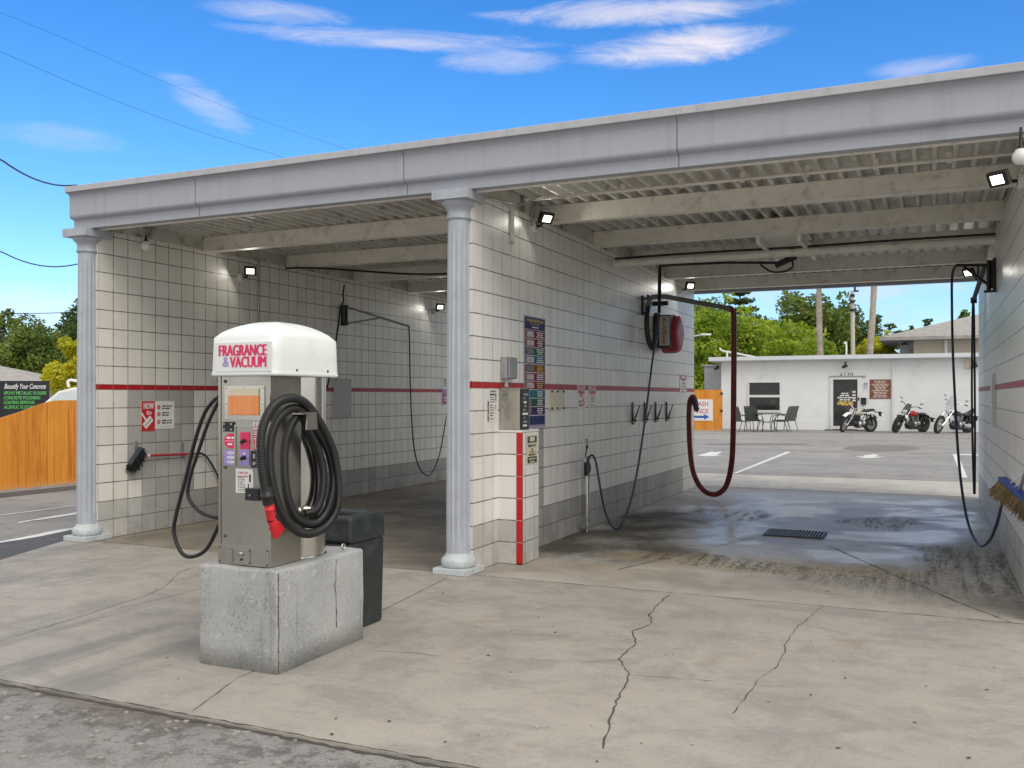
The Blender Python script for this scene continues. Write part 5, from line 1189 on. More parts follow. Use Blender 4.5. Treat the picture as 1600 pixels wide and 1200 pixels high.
# ================================================================ trees
def leaves(mb,cs,n,size,mi=0,flat=.6,seed=1):
    """cs: clumps (centre, rx,ry,rz); n leaves in total by volume"""
    g=np.random.default_rng(seed); w=np.array([c[1]*c[2]*c[3] for c in cs])**.75; w/=w.sum()
    for c,k in zip(cs,(w*n).astype(int)):
        if k<1: continue
        d=g.normal(size=(k,3)); d/=np.linalg.norm(d,axis=1)[:,None]; rad=g.uniform(.35,1.04,size=(k,1))**.6
        P=np.array(c[0])+d*rad*np.array(c[1:4])
        a=g.normal(size=(k,3)); a[:,2]*=.6; a/=np.linalg.norm(a,axis=1)[:,None]
        nn=d*np.array([1,1,1.0])+g.normal(size=(k,3))*.7; b=np.cross(a,nn); b/=np.linalg.norm(b,axis=1)[:,None]+1e-9
        s=size*g.uniform(.55,1.3,size=(k,1)); 
        Q=np.stack([P-a*s,P-b*s*.5,P+a*s,P+b*s*.5],1).reshape(-1,3); o=len(mb.v); mb.v+=[tuple(map(float,q)) for q in Q]
        for i in range(k): mb.f.append([o+4*i,o+4*i+1,o+4*i+2,o+4*i+3])
        mb.mi+=[mi]*k; mb.sm+=[False]*k; mb.uv+=[None]*k
def tree(name,label,base,H,R_,cz0,n,size,lm,seed,cat='tree',group=None,clumps=26,trunk_r=.22,dense=.34,lx=1.0,zsq=.5,bm=bark,spread=1.0):
    r=random.Random(seed); t=thing(name,label,cat,base,0,group)
    cz=(cz0+H)/2; hz=(H-cz0)/2; cs=[]
    for i in range(clumps):
        u=r.uniform(0,2*math.pi); v=r.uniform(-1,1); q=r.random()**.45
        rx=R_*dense*r.uniform(.6,1.25); c=Vector((base.x+R_*(1-dense*.6)*q*math.cos(u)*math.sqrt(1-v*v)*lx,base.y+R_*(1-dense*.6)*q*math.sin(u)*math.sqrt(1-v*v),base.z+cz+hz*(1-dense*.5)*v*q))
        cs.append((c,rx,rx,rx*r.uniform(zsq,.9)))
    zt0=max(c[0].z+c[3] for c in cs); zb0=min(c[0].z-c[3] for c in cs); kz=(H-cz0)/(zt0-zb0)
    cs=[(Vector((c[0].x,c[0].y,cz0+(c[0].z-zb0)*kz)),c[1],c[2],c[3]*kz) for c in cs]
    mb=MB(); leaves(mb,cs,int(n*1.35),size*.82,0,seed=seed)
    # a sprinkling of loose twigs beyond the clumps
    ex=[(c[0]+Vector((r.gauss(0,1),r.gauss(0,1),r.gauss(.2,.8)))*c[1]*.9,c[1]*.45,c[1]*.45,c[1]*.45) for c in cs]; leaves(mb,ex,int(n*.12),size,0,seed=seed+50)
    mb.build('crown',lm,t)
    mb=MB(); top=base+Vector((0,0,cz)); mid=base+Vector((r.uniform(-.2,.2),r.uniform(-.2,.2),cz0*.7+.4))
    mb.tube(cat_rom([base,mid,top],4),[trunk_r*(1-.65*i/8) for i in range(9)],10)
    for c in cs[:10]: 
        s=mid.lerp(top,r.uniform(.0,.6)); mb.tube(cat_rom([s,s.lerp(c[0],.5)+Vector((0,0,-.15*R_*.3)),c[0]],3),[trunk_r*.42*(1-.8*i/6) for i in range(7)],6)
    mb.build('trunk',bm,t); return t
def gp(a,t): d=ray(a); return Vector((d[0]*t,d[1]*t,.1))
def zt(py,t): return at(800,py,t).z
tree('broadleaf_tree','tall bright green bushy tree left of the thick palm trunk behind the office',gp(1215,62),zt(497,62),4.4,.4,11000,.20,lime,11,clumps=34,lx=1.0)
tree('broadleaf_tree','bright lime tree just right of the middle wall end behind the orange fence',gp(1120,60),zt(478,60),3.5,.3,11000,.20,lime,12,clumps=34)
tree('broadleaf_tree','pale green tree behind the lime tree at the left of the opening',gp(1075,72),zt(462,72),4.0,1,7000,.22,oak,15,clumps=28)
tree('broadleaf_tree','low yellow green shrub tree near the white office roof edge',gp(1255,56),zt(527,56),2.3,.5,5000,.17,yel if False else lime,13,clumps=20)
tree('oak_tree','tall dark green oak rising behind the first palm trunk',gp(1262,84),zt(458,84),5.0,1.0,11000,.26,oak,21,clumps=30,trunk_r=.35)
tree('oak_tree','dark oak behind the utility pole between the two palm trunks',gp(1322,88),zt(474,88),4.2,1.0,9000,.26,dark,22,clumps=26,trunk_r=.35)
tree('oak_tree','rounded dark tree between the lime trees in the far background',gp(1180,90),zt(487,90),5.0,1.0,8000,.28,dark,23,clumps=26)
tree('yellow_shrub','yellow green rounded shrub at the foot of the leaning palm trunk',gp(1364,58),zt(526,58),1.55,.6,5200,.13,yel,24,cat='shrub',clumps=22)
tree('sparse_tree','thin sparse leafed tree against the sky left of the hip roof',gp(1385,80),zt(490,80),2.6,2.2,1500,.27,dark,25,clumps=26,dense=.2,trunk_r=.1)
tree('sparse_tree','small dark sprigs of a tree showing over the hip roof ridge',gp(1437,85),zt(498,85),1.2,2.0,420,.25,dark,27,clumps=10,dense=.25,trunk_r=.07)
tree('sparse_tree','leafy tree tip beside the right wall above the hip roof',gp(1528,80),zt(484,80),1.9,2.5,900,.25,oak,28,clumps=14,dense=.22,trunk_r=.1)
tree('roof_plant','small green plant rising behind the office roof beside the hose',gp(1487,53),zt(537,53),.8,1.5,700,.12,oak,29,cat='plant',clumps=10)
# Norfolk pine tip
nb=gp(1156,78); t=thing('pine_tree','dark layered pine tip rising over the lime trees near the middle wall end','tree',nb)
mb=MB(); r=random.Random(31); Hn=zt(437,78)
for k in range(11):
    z=Hn-.5-k*.75; L=.5+k*.30
    for i in range(7):
        a=i*2*math.pi/7+k*.4; cs=[(Vector((nb.x+math.cos(a)*L*s,nb.y+math.sin(a)*L*s,z+.25*s)),.26,.26,.2) for s in(.35,.65,.95)]; leaves(mb,cs,70,.17,0,seed=k*10+i)
mb.build('crown',dark,t); MB().tube([nb,nb+Vector((0,0,Hn))],[.25,.04],8).build('trunk',bark,t)
# palms
def palm(a0,a1,T,w0,w1,lab,seed):
    b=gp(a0,T); top=at(a1,445,T); d=(top-Vector((b.x,b.y,at(a0,560,T).z))); tip=top+d*.9
    t=thing('palm_tree',lab,'palm',b,0,'tall palms behind the office'); r=random.Random(seed)
    base=Vector((b.x,b.y,b.z)); e=at(a0,560,T)
    P=cat_rom([base,e,e.lerp(top,.5)+Vector((r.uniform(-.05,.05),0,0)),top,tip],10)
    rr=[w0+(w1-w0)*i/len(P)+r.uniform(-.012,.012) for i in range(len(P))]; MB().tube(P,rr,14).build('trunk',palmbark,t)
    mb=MB()
    for k in range(18):
        a=2*math.pi*k/18+r.uniform(-.15,.15); up=r.uniform(-.2,.9); L=2.4; D=Vector((math.cos(a),math.sin(a),0)); S_=[]
        for i in range(7): s=i/6; S_.append(tip+D*L*s*(.9-.2*up)+Z*(up*1.6*s-1.9*s*s))
        for i in range(6):
            w=.32*math.sin(math.pi*(i+.6)/7); q=D.cross(Z); mb.add([S_[i]-q*w-Z*.12,S_[i],S_[i+1],S_[i+1]-q*w-Z*.12],[(0,1,2,3)]); mb.add([S_[i]+q*w-Z*.12,S_[i],S_[i+1],S_[i+1]+q*w-Z*.12],[(3,2,1,0)])
    mb.build('fronds',oak,t)
palm(1281.5,1279.5,52,.19,.135,'straight pale palm trunk, left of the two behind the office',41)
palm(1359,1366,50,.20,.13,'leaning rough palm trunk, right of the two behind the office',42)
# utility pole with lamp head
b=gp(1334,54); z1=zt(455,54); t=thing('utility_pole','pale utility pole with small dark fittings on top between the palm trunks','pole',b)
MB().tube([b,Vector((b.x-.08,b.y,z1))],[.15,.10],10).build('pole',mat('pole_wood',(.62,.57,.47),.8,var=.12),t)
mb=MB(); tp=Vector((b.x-.08,b.y,z1)); mb.bar(tp+RT*.05,tp+RT*.36+Z*.02,.1,.1); mb.tube([tp+RT*.15,tp+RT*.15+Z*.32],.06,8)
for k in(.25,.6,1.1): mb.box(tp.x-.13,tp.x+.13,tp.y-.2,tp.y+.1,z1-k-.08,z1-k+.06)
mb.build('fittings',blackmetal,t)
b=gp(1322,48); z1=zt(533,48); t=thing('vent_pipe','white hooked vent pipe on the office roof below the utility pole','pipe',Vector((b.x,b.y,zw+.18)))
p=ony(1322.5,557,YO+3); z1=ony(1322,535,YO+3).z; mb=MB().tube(cat_rom([(p.x,YO+3,zw+.16),(p.x,YO+3,z1-.1),(p.x-.04,YO+3,z1),(p.x-.10,YO+3,z1-.04)],5),.032,8); mb.build('pipe',whitep,t)
# street lights among the left trees
def stl(pts,T,rad,lab):
    P=[at(a,b,T) for a,b in pts]; b=Vector((P[0].x,P[0].y,.1)); t=thing('street_light',lab,'street light',b,0,'street lights beyond the office')
    MB().tube([b]+[P[0]],rad*1.3,8).tube(cat_rom(P,4),rad,8).build('pole',mat('pole_white',(.62,.66,.62),.5),t)
    e=P[-1]; MB().ob(e-RT*.1,RT*.25,FW*.1,Z*.045).build('lamp_head',mat('pole_white',(.62,.66,.62)),t)
stl(((1078,560),(1079,532),(1086,525),(1106,522.5)),46,.028,'white street light head in front of the lime tree at the wall end')
p=[at(1136,559,46),at(1136,550,46),at(1126,545,46)]
t=thing('roof_mast','pale mast with a long sloping arm standing on the office roof','mast',Vector((p[0].x,p[0].y,zw+.18)))
a=ony(1136,559,YO+2);mb=MB().tube([(a.x,a.y,zw+.17),ony(1136,548,YO+2)],.05,8); mb.build('post',mat('pole_white',(.62,.66,.62)),t)
MB().tube(cat_rom([ony(1124,544,YO+2),ony(1130,548.5,YO+2),ony(1145,551,YO+2),ony(1165,555,YO+2),ony(1188,559.5,YO+2)],4),.04,8).build('arm',mat('pole_white',(.62,.66,.62)),t)
# left side trees
tree('broadleaf_tree','wide mid green tree behind the black trailer at far left',gp(58,52),zt(489,52),2.6,.6,13000,.13,oak,51,clumps=36)
tree('broadleaf_tree','dark green tree behind the wide tree next to the left column',gp(118,56),zt(484,56),2.3,.8,6000,.18,dark,52,clumps=24)
tree('sparse_tree','thin dark leafed tree at the far left edge with bare trunk',gp(12,54),zt(482,54),1.25,zt(562,54),1300,.17,dark,53,clumps=18,dense=.3,trunk_r=.10)
tree('yellow_shrub','bright yellow green shrub tree between the trailer and the column',gp(112,40),zt(527,40),1.25,.3,7000,.105,yel,54,cat='shrub',clumps=28)
tree('sparse_tree','tree sprigs poking up beside the left column top',gp(121,60),zt(464,60),.75,5,420,.16,dark,55,clumps=9,dense=.35,trunk_r=.06)
tree('broadleaf_tree','low dark hedge tree behind the pale roofed house',gp(25,53),zt(560,53),2.6,.3,5000,.16,dark,56,clumps=22)
# overhead wires crossing the left of the sky
def wire(a,b,ta,tb,rad,lab,sag=.2):
    A=at(*a,ta);B=at(*b,tb); d=B-A; P=[A+d*s-Z*sag*4*(max(0,min(1,s)))*(1-max(0,min(1,s))) for s in np.linspace(-.6,1.25,24)]
    tag(MB().tube(P,rad,5).build('overhead_wire',mat('wire_dark',(.03,.035,.045),.6)),lab,'wire','overhead wires at upper left')
wire((0,248),(118,289),20,24,.020,'thick overhead wire meeting the left end of the roof cap'); wire((0,392),(122,412),22,24,.016,'lower overhead wire running behind the left column')
wire((0,80),(425,240),26,34,.006,'faint long overhead wire crossing from the left edge of the sky'); wire((90,55),(520,225),30,40,.005,'faintest overhead wire, highest of those in the sky')
wire((0,489),(122,487),46,46,.018,'thin wire in front of the tree tops at far left',.05)
# ================================================================ patio set
slingm=mat('chair_sling',(.10,.115,.11),.7,var=.15); chairfr=mat('chair_frame',(.03,.034,.034),.45)
def patio_chair():
    t=thing('patio_chair','x','chair')
    mb=MB(); V=[]
    mb.prism([(-.0,.0),(.012,.0),(-.17,.56),(-.182,.555)],(-.25,0,0),Y,Z,X*.5); mb.xf(Matrix.Translation((0,-.22,.42))); mb.build('backrest',slingm,t,local=True)
    MB().ob((0,.02,.42),(.25,0,0),(0,.24,.012),(0,-.0006,.008)).build('seat',slingm,t,local=True)
    mb=MB()
    for s in(-1,1):
        x=s*.265
        mb.tube(cat_rom([(x,-.40,1.0),(x,-.30,.72),(x,-.22,.43),(x,.25,.44)],4),.014,8)
        mb.tube(cat_rom([(x,-.28,.62),(x,-.1,.67),(x,.12,.66),(x,.22,.58),(x,.26,.40),(x,.30,0)],5),.014,8)
        mb.tube([(x,-.22,.43),(x,-.36,0)],.014,8)
    mb.tube([(-.265,-.40,1.0),(.265,-.40,1.0)],.014,8); mb.tube([(-.265,.25,.44),(.265,.25,.44)],.012,8)
    mb.build('chair_frame',chairfr,t,local=True)
    return t
def gl(px_,t): d=ray(px_); y=d[1]*t; return Vector((d[0]*t,y,gz(y)))
yaw=TH
proto=patio_chair(); G='dark sling patio chairs around the round table'
spots=[((1162,36.9),-75,'dark patio chair at the far left of the table, seen from its side'),((1178,37.6),-35,'dark patio chair left of the table with its back against the window wall'),((1219,36.8),62,'dark patio chair right of the table, nearer of the two on that side'),((1229,37.6),40,'dark patio chair at the far right of the table, its back toward the wall')]
for i,((a,tt),rz,lab) in enumerate(spots):
    o=proto if i==0 else copy_tree(proto); o.location=gl(a,tt); o.rotation_euler=(0,0,TH+R(rz)); tag(o,lab,'chair',G)
p=gl(1198,37.0); t=thing('patio_table','round dark patio table with thin legs under the office window','table',p)
MB().lathe([(.001,.70),(.56,.70),(.575,.71),(.575,.725),(.56,.73),(.001,.73)],p,32).build('table_top',mat('table_glass',(.05,.06,.06),.15),t)
mb=MB()
for k in range(4):
    a=k*math.pi/2+.6; c_,s_=math.cos(a),math.sin(a); mb.tube(cat_rom([p+Vector((c_*.5,s_*.5,.70)),p+Vector((c_*.3,s_*.3,.4)),p+Vector((c_*.42,s_*.42,0))],5),.014,8)
mb.tube([p+Vector((.3*math.cos(q),.3*math.sin(q),.38)) for q in np.linspace(0,2*math.pi,20)],.010,6); mb.build('table_legs',chairfr,t)
# ================================================================ motorcycles (local frame: x forward, y left, z up; rear axle above x=0)
tyre=mat('tyre_rubber',(.022,.023,.023),.75,var=.2); engm=mat('engine_metal',(.10,.10,.105),.4,metal=.7,var=.4,sc=14); polished=mat('polished_alloy',(.55,.55,.55),.25,metal=.9,var=.2)
def torus_wheel(c,Rr,rt,w,rim,spokes,parent,name,M=None,rimw=.03):
    c=Vector(c); prof=[]
    n=14
    P=[(Rr-rt+rt*math.cos(a),w*math.sin(a)) for a in np.linspace(-math.pi*.85,math.pi*.85,n)]
    mb=MB().lathe(P,c,40,0,(0,1,0)); 
    for k in range(40):
        a=2*math.pi*k/40; q=c+Vector((math.cos(a),0,math.sin(a)))*(Rr-.002); mb.ob(q,Vector((-math.sin(a),0,math.cos(a)))*.012,Vector((0,w*.75,0)),Vector((math.cos(a),0,math.sin(a)))*-.008)
    em=bpy.data.objects.new(name,None); COL.objects.link(em); em.parent=parent
    if M: mb.xf(M)
    mb.build('tyre',tyre,em,local=True)
    mb=MB(); ri=Rr-rt*1.85
    mb.lathe([(ri+.012,-rimw),(ri-.004,-rimw*.7),(ri-.012,0),(ri-.004,rimw*.7),(ri+.012,rimw)],c,36,0,(0,1,0))
    mb.lathe([(.02,-.07),(.05,-.06),(.05,-.03),(.025,-.02),(.025,.02),(.05,.03),(.05,.06),(.02,.07)],c,16,1,(0,1,0)); mb.lathe([(.09,-.055),(.11,-.05),(.11,-.045),(.09,-.045)],c,20,1,(0,1,0))
    for k in range(spokes):
        a=2*math.pi*k/spokes; q=Vector((math.cos(a),0,math.sin(a))); b=Vector((math.cos(a+.3),0,math.sin(a+.3)))
        mb.tube([c+q*.04+Vector((0,.03*(1 if k%2 else -1),0)),c+b*ri],.005 if spokes>12 else .014,5,1)
    if M: mb.xf(M)
    mb.build('rim',[rim,polished],em,local=True); return em
def moto(name,label,loc,yaw,style,steer,lean=.07):
    t=thing(name,label,'motorcycle',loc,yaw); t.rotation_euler=(-lean,0,yaw)
    s=style; wb=s['wb']; Rf,Rr=s['rf'],s['rr']; head=Vector(s['head']); axF=Vector((wb,0,Rf))
    ax=(head-axF).normalized(); Ms=Matrix.Translation(axF)@Matrix.Rotation(steer,4,ax)@Matrix.Translation(-axF)
    # steering about the fork axis keeps the front tyre on the ground within a few millimetres
    torus_wheel((0,0,Rr),Rr,s['rt'],s['rw'],s['rim'],s['spokes'],t,'rear_wheel'); torus_wheel(axF,Rf,s['ft'],s['fw'],s['rim'],s['spokes'],t,'front_wheel',Ms)
    hw=s['forkw']; off=Vector((0,hw,0)); top=head+ax*.06
    mb=MB()
    for q in(-1,1):
        a=axF+off*q; b=top+off*q; mb.tube([a-ax*.03,a+(b-a)*.5],.028,10,0); mb.tube([a+(b-a)*.5,b],.020,10,1)
        if s.get('gaiter'): mb.tube([a+(b-a)*(.45+.012*k) for k in range(18)],[.03 if k%2 else .024 for k in range(18)],10,0)
    mb.ob(head+ax*.02,Vector((.04,0,0)),off*1.25,Vector((0,0,.014))).ob(head-ax*.14,Vector((.04,0,0)),off*1.25,Vector((0,0,.014)))
    mb.xf(Ms).build('fork',[s['forkm'],chrome],t,local=True)
    # front fender
    mb=MB(); fr=Rf+.035+s.get('fgap',0); w=s['fw']+.025; A=[];n=10
    for a in np.linspace(R(s['fa'][0]),R(s['fa'][1]),n):
        for u in(-1,-.6,0,.6,1): A.append(axF+Vector((math.cos(a)*(fr-.03*abs(u)**3),u*w,math.sin(a)*(fr-.03*abs(u)**3))))
    mb.add(A,[(i*5+j,i*5+j+1,(i+1)*5+j+1,(i+1)*5+j) for i in range(n-1) for j in range(4)],0,True); mb.xf(Ms).build('front_fender',s['fendm'],t,local=True)
    # rear fender
    mb=MB(); A=[]; fr=Rr+.05; w=s['rw']+.03
    for a in np.linspace(R(s['ra'][0]),R(s['ra'][1]),n):
        for u in(-1,-.6,0,.6,1): A.append(Vector((math.cos(a)*(fr-.04*abs(u)**3),u*w,Rr+math.sin(a)*(fr-.04*abs(u)**3)+s.get('rlift',0))))
    mb.add(A,[(i*5+j,i*5+j+1,(i+1)*5+j+1,(i+1)*5+j) for i in range(n-1) for j in range(4)],0,True); mb.build('rear_fender',s['rfendm'],t,local=True)
    # frame, swing arm, shocks
    hd=head-ax*.10; sd=Vector((.22,0,s['seatz']-.10)); pv=Vector((.42,0,.36))
    mb=MB(); mb.tube([hd,Vector((hd.x-.12,0,hd.z-.04)),sd],.024,8); mb.tube(cat_rom([hd-ax*.1,Vector((hd.x-.14,0,.30)),Vector((hd.x-.26,0,.20)),Vector((.5,0,.2)),pv],4),.022,8)
    for q in(-1,1):
        mb.tube([pv+Vector((0,q*.07,0)),Vector((0,q*(s['rw']+.05),Rr))],.022,8); mb.tube([Vector((.03,q*(s['rw']+.06),Rr)),Vector((.15,q*.11,s['seatz']-.08))],.026,8); mb.tube([Vector((.05,q*(s['rw']+.06),Rr+.06)),Vector((.13,q*.11,s['seatz']-.14))],.036,8)
        mb.tube([sd+Vector((0,q*.09,0)),pv+Vector((0,q*.09,0))],.016,8)
    mb.build('frame',s['framem'],t,local=True)
    # engine: crankcase, finned cylinders, covers
    ec=Vector((.62,0,.36)); mb=MB(); mb.lathe([(.0,-.16),(.13,-.155),(.145,-.11),(.145,.11),(.13,.155),(.0,.16)],ec+Vector((.02,0,-.03)),22,0,(0,1,0)); mb.lathe([(.0,-.14),(.10,-.135),(.11,-.1),(.11,.1),(.10,.135),(.0,.14)],ec+Vector((-.17,0,.0)),20,0,(0,1,0)); mb.ob(ec+Vector((-.06,0,-.05)),Vector((.17,0,0)),Vector((0,.11,0)),Vector((0,0,.10)))
    for sgn in s['cyl']:
        d=Vector((math.sin(R(sgn)),0,math.cos(R(sgn)))); b0=ec+d*.10; u=Vector((d.z,0,-d.x))
        for k in range(9): mb.ob(b0+d*(.03*k),u*(.085 if k%2 else .065),Vector((0,.085 if k%2 else .065,0)),d*.011,2 if k%2 else 0)
        mb.ob(b0+d*.29,u*.07,Vector((0,.075,0)),d*.03,1)
    mb.lathe([(.0,.16),(.09,.16),(.10,.155),(.09,.172),(.0,.178)],ec+Vector((.02,0,-.03)),20,1,(0,1,0)); mb.lathe([(.0,.14),(.075,.14),(.07,.158),(.0,.162)],ec+Vector((-.17,0,0)),18,1,(0,1,0))
    if s.get('belly'): mb.prism([(.28,.15),(.86,.13),(.98,.30),(.92,.36),(.30,.26)],(0,-.13,0),X,Z,Y*.26,0)
    mb.build('engine',[engm,polished,s['finm']],t,local=True)
    # exhaust
    mb=MB()
    for pth,rd in s['exh']: mb.tube(cat_rom([Vector(p) for p in pth],5),[rd[0]]*max(1,int(5*(len(pth)-1)*.55))+[rd[1]]*(5*(len(pth)-1)+1-max(1,int(5*(len(pth)-1)*.55))),10)
    mb.build('exhaust',s['exhm'],t,local=True)
    # tank
    L0,L1,zt_,wt,ht=s['tank']; mb=MB(); rows=12;N=16;V=[]
    for i in range(rows+1):
        q=i/rows; x=L0+(L1-L0)*q; k=max(.03,math.sin(math.pi*min(1,max(0,q*.86+.10)))**.55); k2=k*(.70+.30*math.sin(math.pi*min(1,q*.9+.05)))
        for j in range(N):
            a=2*math.pi*j/N; V.append((x,wt*k*math.copysign(abs(math.cos(a))**.8,math.cos(a))*(.75+.25*q),zt_-ht*.5+(ht*.5)*k2*math.sin(a)+.03*q+s.get('tslope',0)*q))
    mb.add(V,[(i*N+j,i*N+(j+1)%N,(i+1)*N+(j+1)%N,(i+1)*N+j) for i in range(rows) for j in range(N)],0,True); mb.add(V[:N],[tuple(range(N-1,-1,-1))],0); mb.add(V[-N:],[tuple(range(N))],0); mb.lathe([(.03,0),(.03,.012),(.0,.014)],((L0+L1)/2+.05,0,zt_+.015),12,1)
    mb.build('fuel_tank',[s['tankm'],chrome],t,local=True)
    # seat
    mb=MB(); P=s['seat']; V=[];N=12
    for x,z,w,h in P:
        for j in range(N):
            a=2*math.pi*j/N; V.append((x,w*math.copysign(abs(math.cos(a))**.6,math.cos(a)),z+h*math.copysign(abs(math.sin(a))**.7,math.sin(a))))
    m=len(P); mb.add(V,[(i*N+j,i*N+(j+1)%N,(i+1)*N+(j+1)%N,(i+1)*N+j) for i in range(m-1) for j in range(N)],0,True); mb.add(V[:N],[tuple(range(N-1,-1,-1))]); mb.add(V[-N:],[tuple(range(N))]); mb.build('seat',blackm,t,local=True)
    # bars, mirrors, headlight
    hb=top; mb=MB(); bw,bh,bk=s['bar']
    for q in(-1,1): mb.tube(cat_rom([hb,hb+Vector((.0,q*.10,bh*.6)),hb+Vector((-bk*.3,q*.24,bh)),hb+Vector((-bk,q*bw,bh-.02))],5),.013,8,0); e=hb+Vector((-bk,q*bw,bh-.02)); d_=(e-(hb+Vector((-bk*.3,q*.24,bh)))).normalized(); mb.tube([e-d_*.14,e],.019,8,1); mb.tube([e-d_*.16+Vector((.02,0,0)),e+Vector((.07,0,-.01))],.007,6,1)
    mb.xf(Ms).build('handlebar',[s['barm'],blackm],t,local=True)
    if s.get('mirror'):
        for q in(-1,1):
            mb=MB(); e=hb+Vector((-bk*.55,q*bw*.75,bh)); tp=e+Vector((.02,q*.06,s['mirror'])); mb.tube([e,tp],.007,6,0); mb.lathe([(.0,-.012),(.055,-.008),(.06,.0),(.05,.006),(.0,.007)],tp+Vector((0,q*.03,.02)),16,0,(-1,-.2*q,.1)); mb.xf(Ms).build('mirror',chrome,t,local=True)
    hl=head+Vector((s['hl'][0],0,s['hl'][1])); hr=s['hl'][2]; mb=MB(); mb.lathe([(.0,-.10),(hr*.6,-.09),(hr*.95,-.03),(hr,0)],hl,22,0,(1,0,-.08)); mb.lathe([(hr,0),(hr*1.03,.012),(hr*.94,.018)],hl,22,1,(1,0,-.08)); mb.lathe([(hr*.94,.012),(hr*.6,.028),(.0,.034)],hl,22,2,(1,0,-.08)); mb.xf(Ms).build('headlight',[s['hlm'],chrome,mat('lamp_lens',(.60,.64,.66),.08)],t,local=True)
    if s.get('screen'):
        mb=MB(); A=[]; x0,z0,h_,w_=s['screen']; n=8
        for i in range(n+1):
            q=i/n
            for j in range(9):
                a=(j/8-.5)*2.2; ww=w_*(1-.45*q*q); A.append(head+Vector((x0-.16*q+.10*math.cos(a)-.05,ww*math.sin(a),z0+h_*q)))
        mb.add(A,[(i*9+j,i*9+j+1,(i+1)*9+j+1,(i+1)*9+j) for i in range(n) for j in range(8)],0,True); mb.xf(Ms); mb.build('windscreen',s['screenm'],t,local=True)
    # tail light, indicators, stand, pegs
    tx,tz=s['tail']; mb=MB(); mb.bar((tx+.22,0,tz+.02),(tx,0,tz),.07,.03); mb.ob((tx-.03,0,tz-.01),(.035,0,0),(0,.05,0),(0,0,.03)); mb.bar((tx-.02,0,tz-.02),(tx-.08,0,tz-.16),.13,.012,(0,0,1))
    mb.build('tail_light',[blackm],t,local=True)
    for q in(-1,1):
        MB().tube([(tx+.06,0,tz-.01),(tx+.03,q*.14,tz-.01)],.008,6).lathe([(.0,-.03),(.026,-.02),(.03,.02),(.0,.03)],(tx+.03,q*.16,tz-.01),12,0,(1,0,0)).build('indicator',blackm,t,local=True)
    MB().tube([(.48,.12,.22),(.40,.30,.0+.01)],.012,8).box(.37,.43,.27,.33,-.0,.012).build('side_stand',blackmetal,t,local=True)
    mb=MB()
    for q in(-1,1): mb.tube([(.55,q*.12,.28),(.55,q*.26,.28)],.012,8)
    mb.build('foot_peg',blackmetal,t,local=True)
    return t
blk=mat('gloss_black',(.012,.012,.013),.2,var=.1); gold=mat('tank_champagne',(.42,.39,.33),.25,metal=.3); redt=mat('tank_red',(.42,.015,.02),.2); alum=mat('alloy_rim',(.6,.6,.6),.3,metal=.9)
def bike_at(pr,tr_,a_deg):
    p=gl(pr,tr_); a=R(a_deg); f=RT*(-math.cos(a))+FW*(-math.sin(a)); return p,math.atan2(f.y,f.x)
p,yw=bike_at(1359.5,36.4,22)
moto('motorcycle','vintage motorcycle with champagne tank and high white front mudguard before the office door',p,yw,dict(wb=1.28,rf=.32,rr=.305,ft=.05,fw=.045,rt=.06,rw=.055,rim=alum,spokes=28,head=(.93,0,.84),forkw=.10,forkm=polished,gaiter=False,fa=(50,165),fgap=.14,fendm=whitep,ra=(35,150),rlift=.05,rfendm=mat('chrome_dull',(.5,.5,.5),.3,metal=.8),seatz=.80,framem=blk,cyl=[12],finm=engm,exh=[([(.70,-.12,.52),(.78,-.14,.34),(.5,-.17,.26),(.15,-.19,.36),(-.12,-.19,.44)],(.022,.04))],exhm=blackmetal,tank=(.42,.90,.82,.115,.20),tankm=gold,tslope=.0,seat=[(-.10,.86,.08,.02),(-.05,.875,.11,.045),(.15,.855,.12,.05),(.32,.83,.11,.05),(.45,.83,.08,.03)],bar=(.40,.15,.14),barm=chrome,hl=(.12,-.02,.085),hlm=polished,tail=(-.38,.78)),R(28),.10)
p,yw=bike_at(1441.5,36.2,30)
moto('motorcycle','black bobber motorcycle with bright red tank and fat tyres against the white wall',p,yw,dict(wb=1.52,rf=.345,rr=.335,ft=.075,fw=.068,rt=.085,rw=.085,rim=blk,spokes=10,head=(1.06,0,.84),forkw=.12,forkm=blackmetal,fa=(60,150),fendm=blk,ra=(40,140),rlift=.0,rfendm=blk,seatz=.70,framem=blk,cyl=[-26,28],finm=polished,exh=[([(.85,-.12,.5),(.80,-.17,.28),(.4,-.19,.22),(.05,-.20,.26),(-.25,-.20,.30)],(.028,.05)),([(.45,-.12,.5),(.42,-.18,.34),(.1,-.21,.36),(-.25,-.21,.40)],(.026,.048))],exhm=blackmetal,tank=(.46,1.0,.84,.15,.23),tankm=redt,belly=True,seat=[(.0,.70,.09,.02),(.06,.72,.13,.05),(.25,.70,.14,.05),(.42,.73,.11,.05),(.5,.76,.07,.03)],bar=(.42,.20,.22),barm=blackmetal,mirror=.16,hl=(.16,-.03,.095),hlm=blk,screen=(.10,-.05,.34,.16),screenm=mat('smoked_screen',(.06,.075,.085),.1),tail=(-.46,.55)),R(20),.10)
p,yw=bike_at(1511,35.6,30)
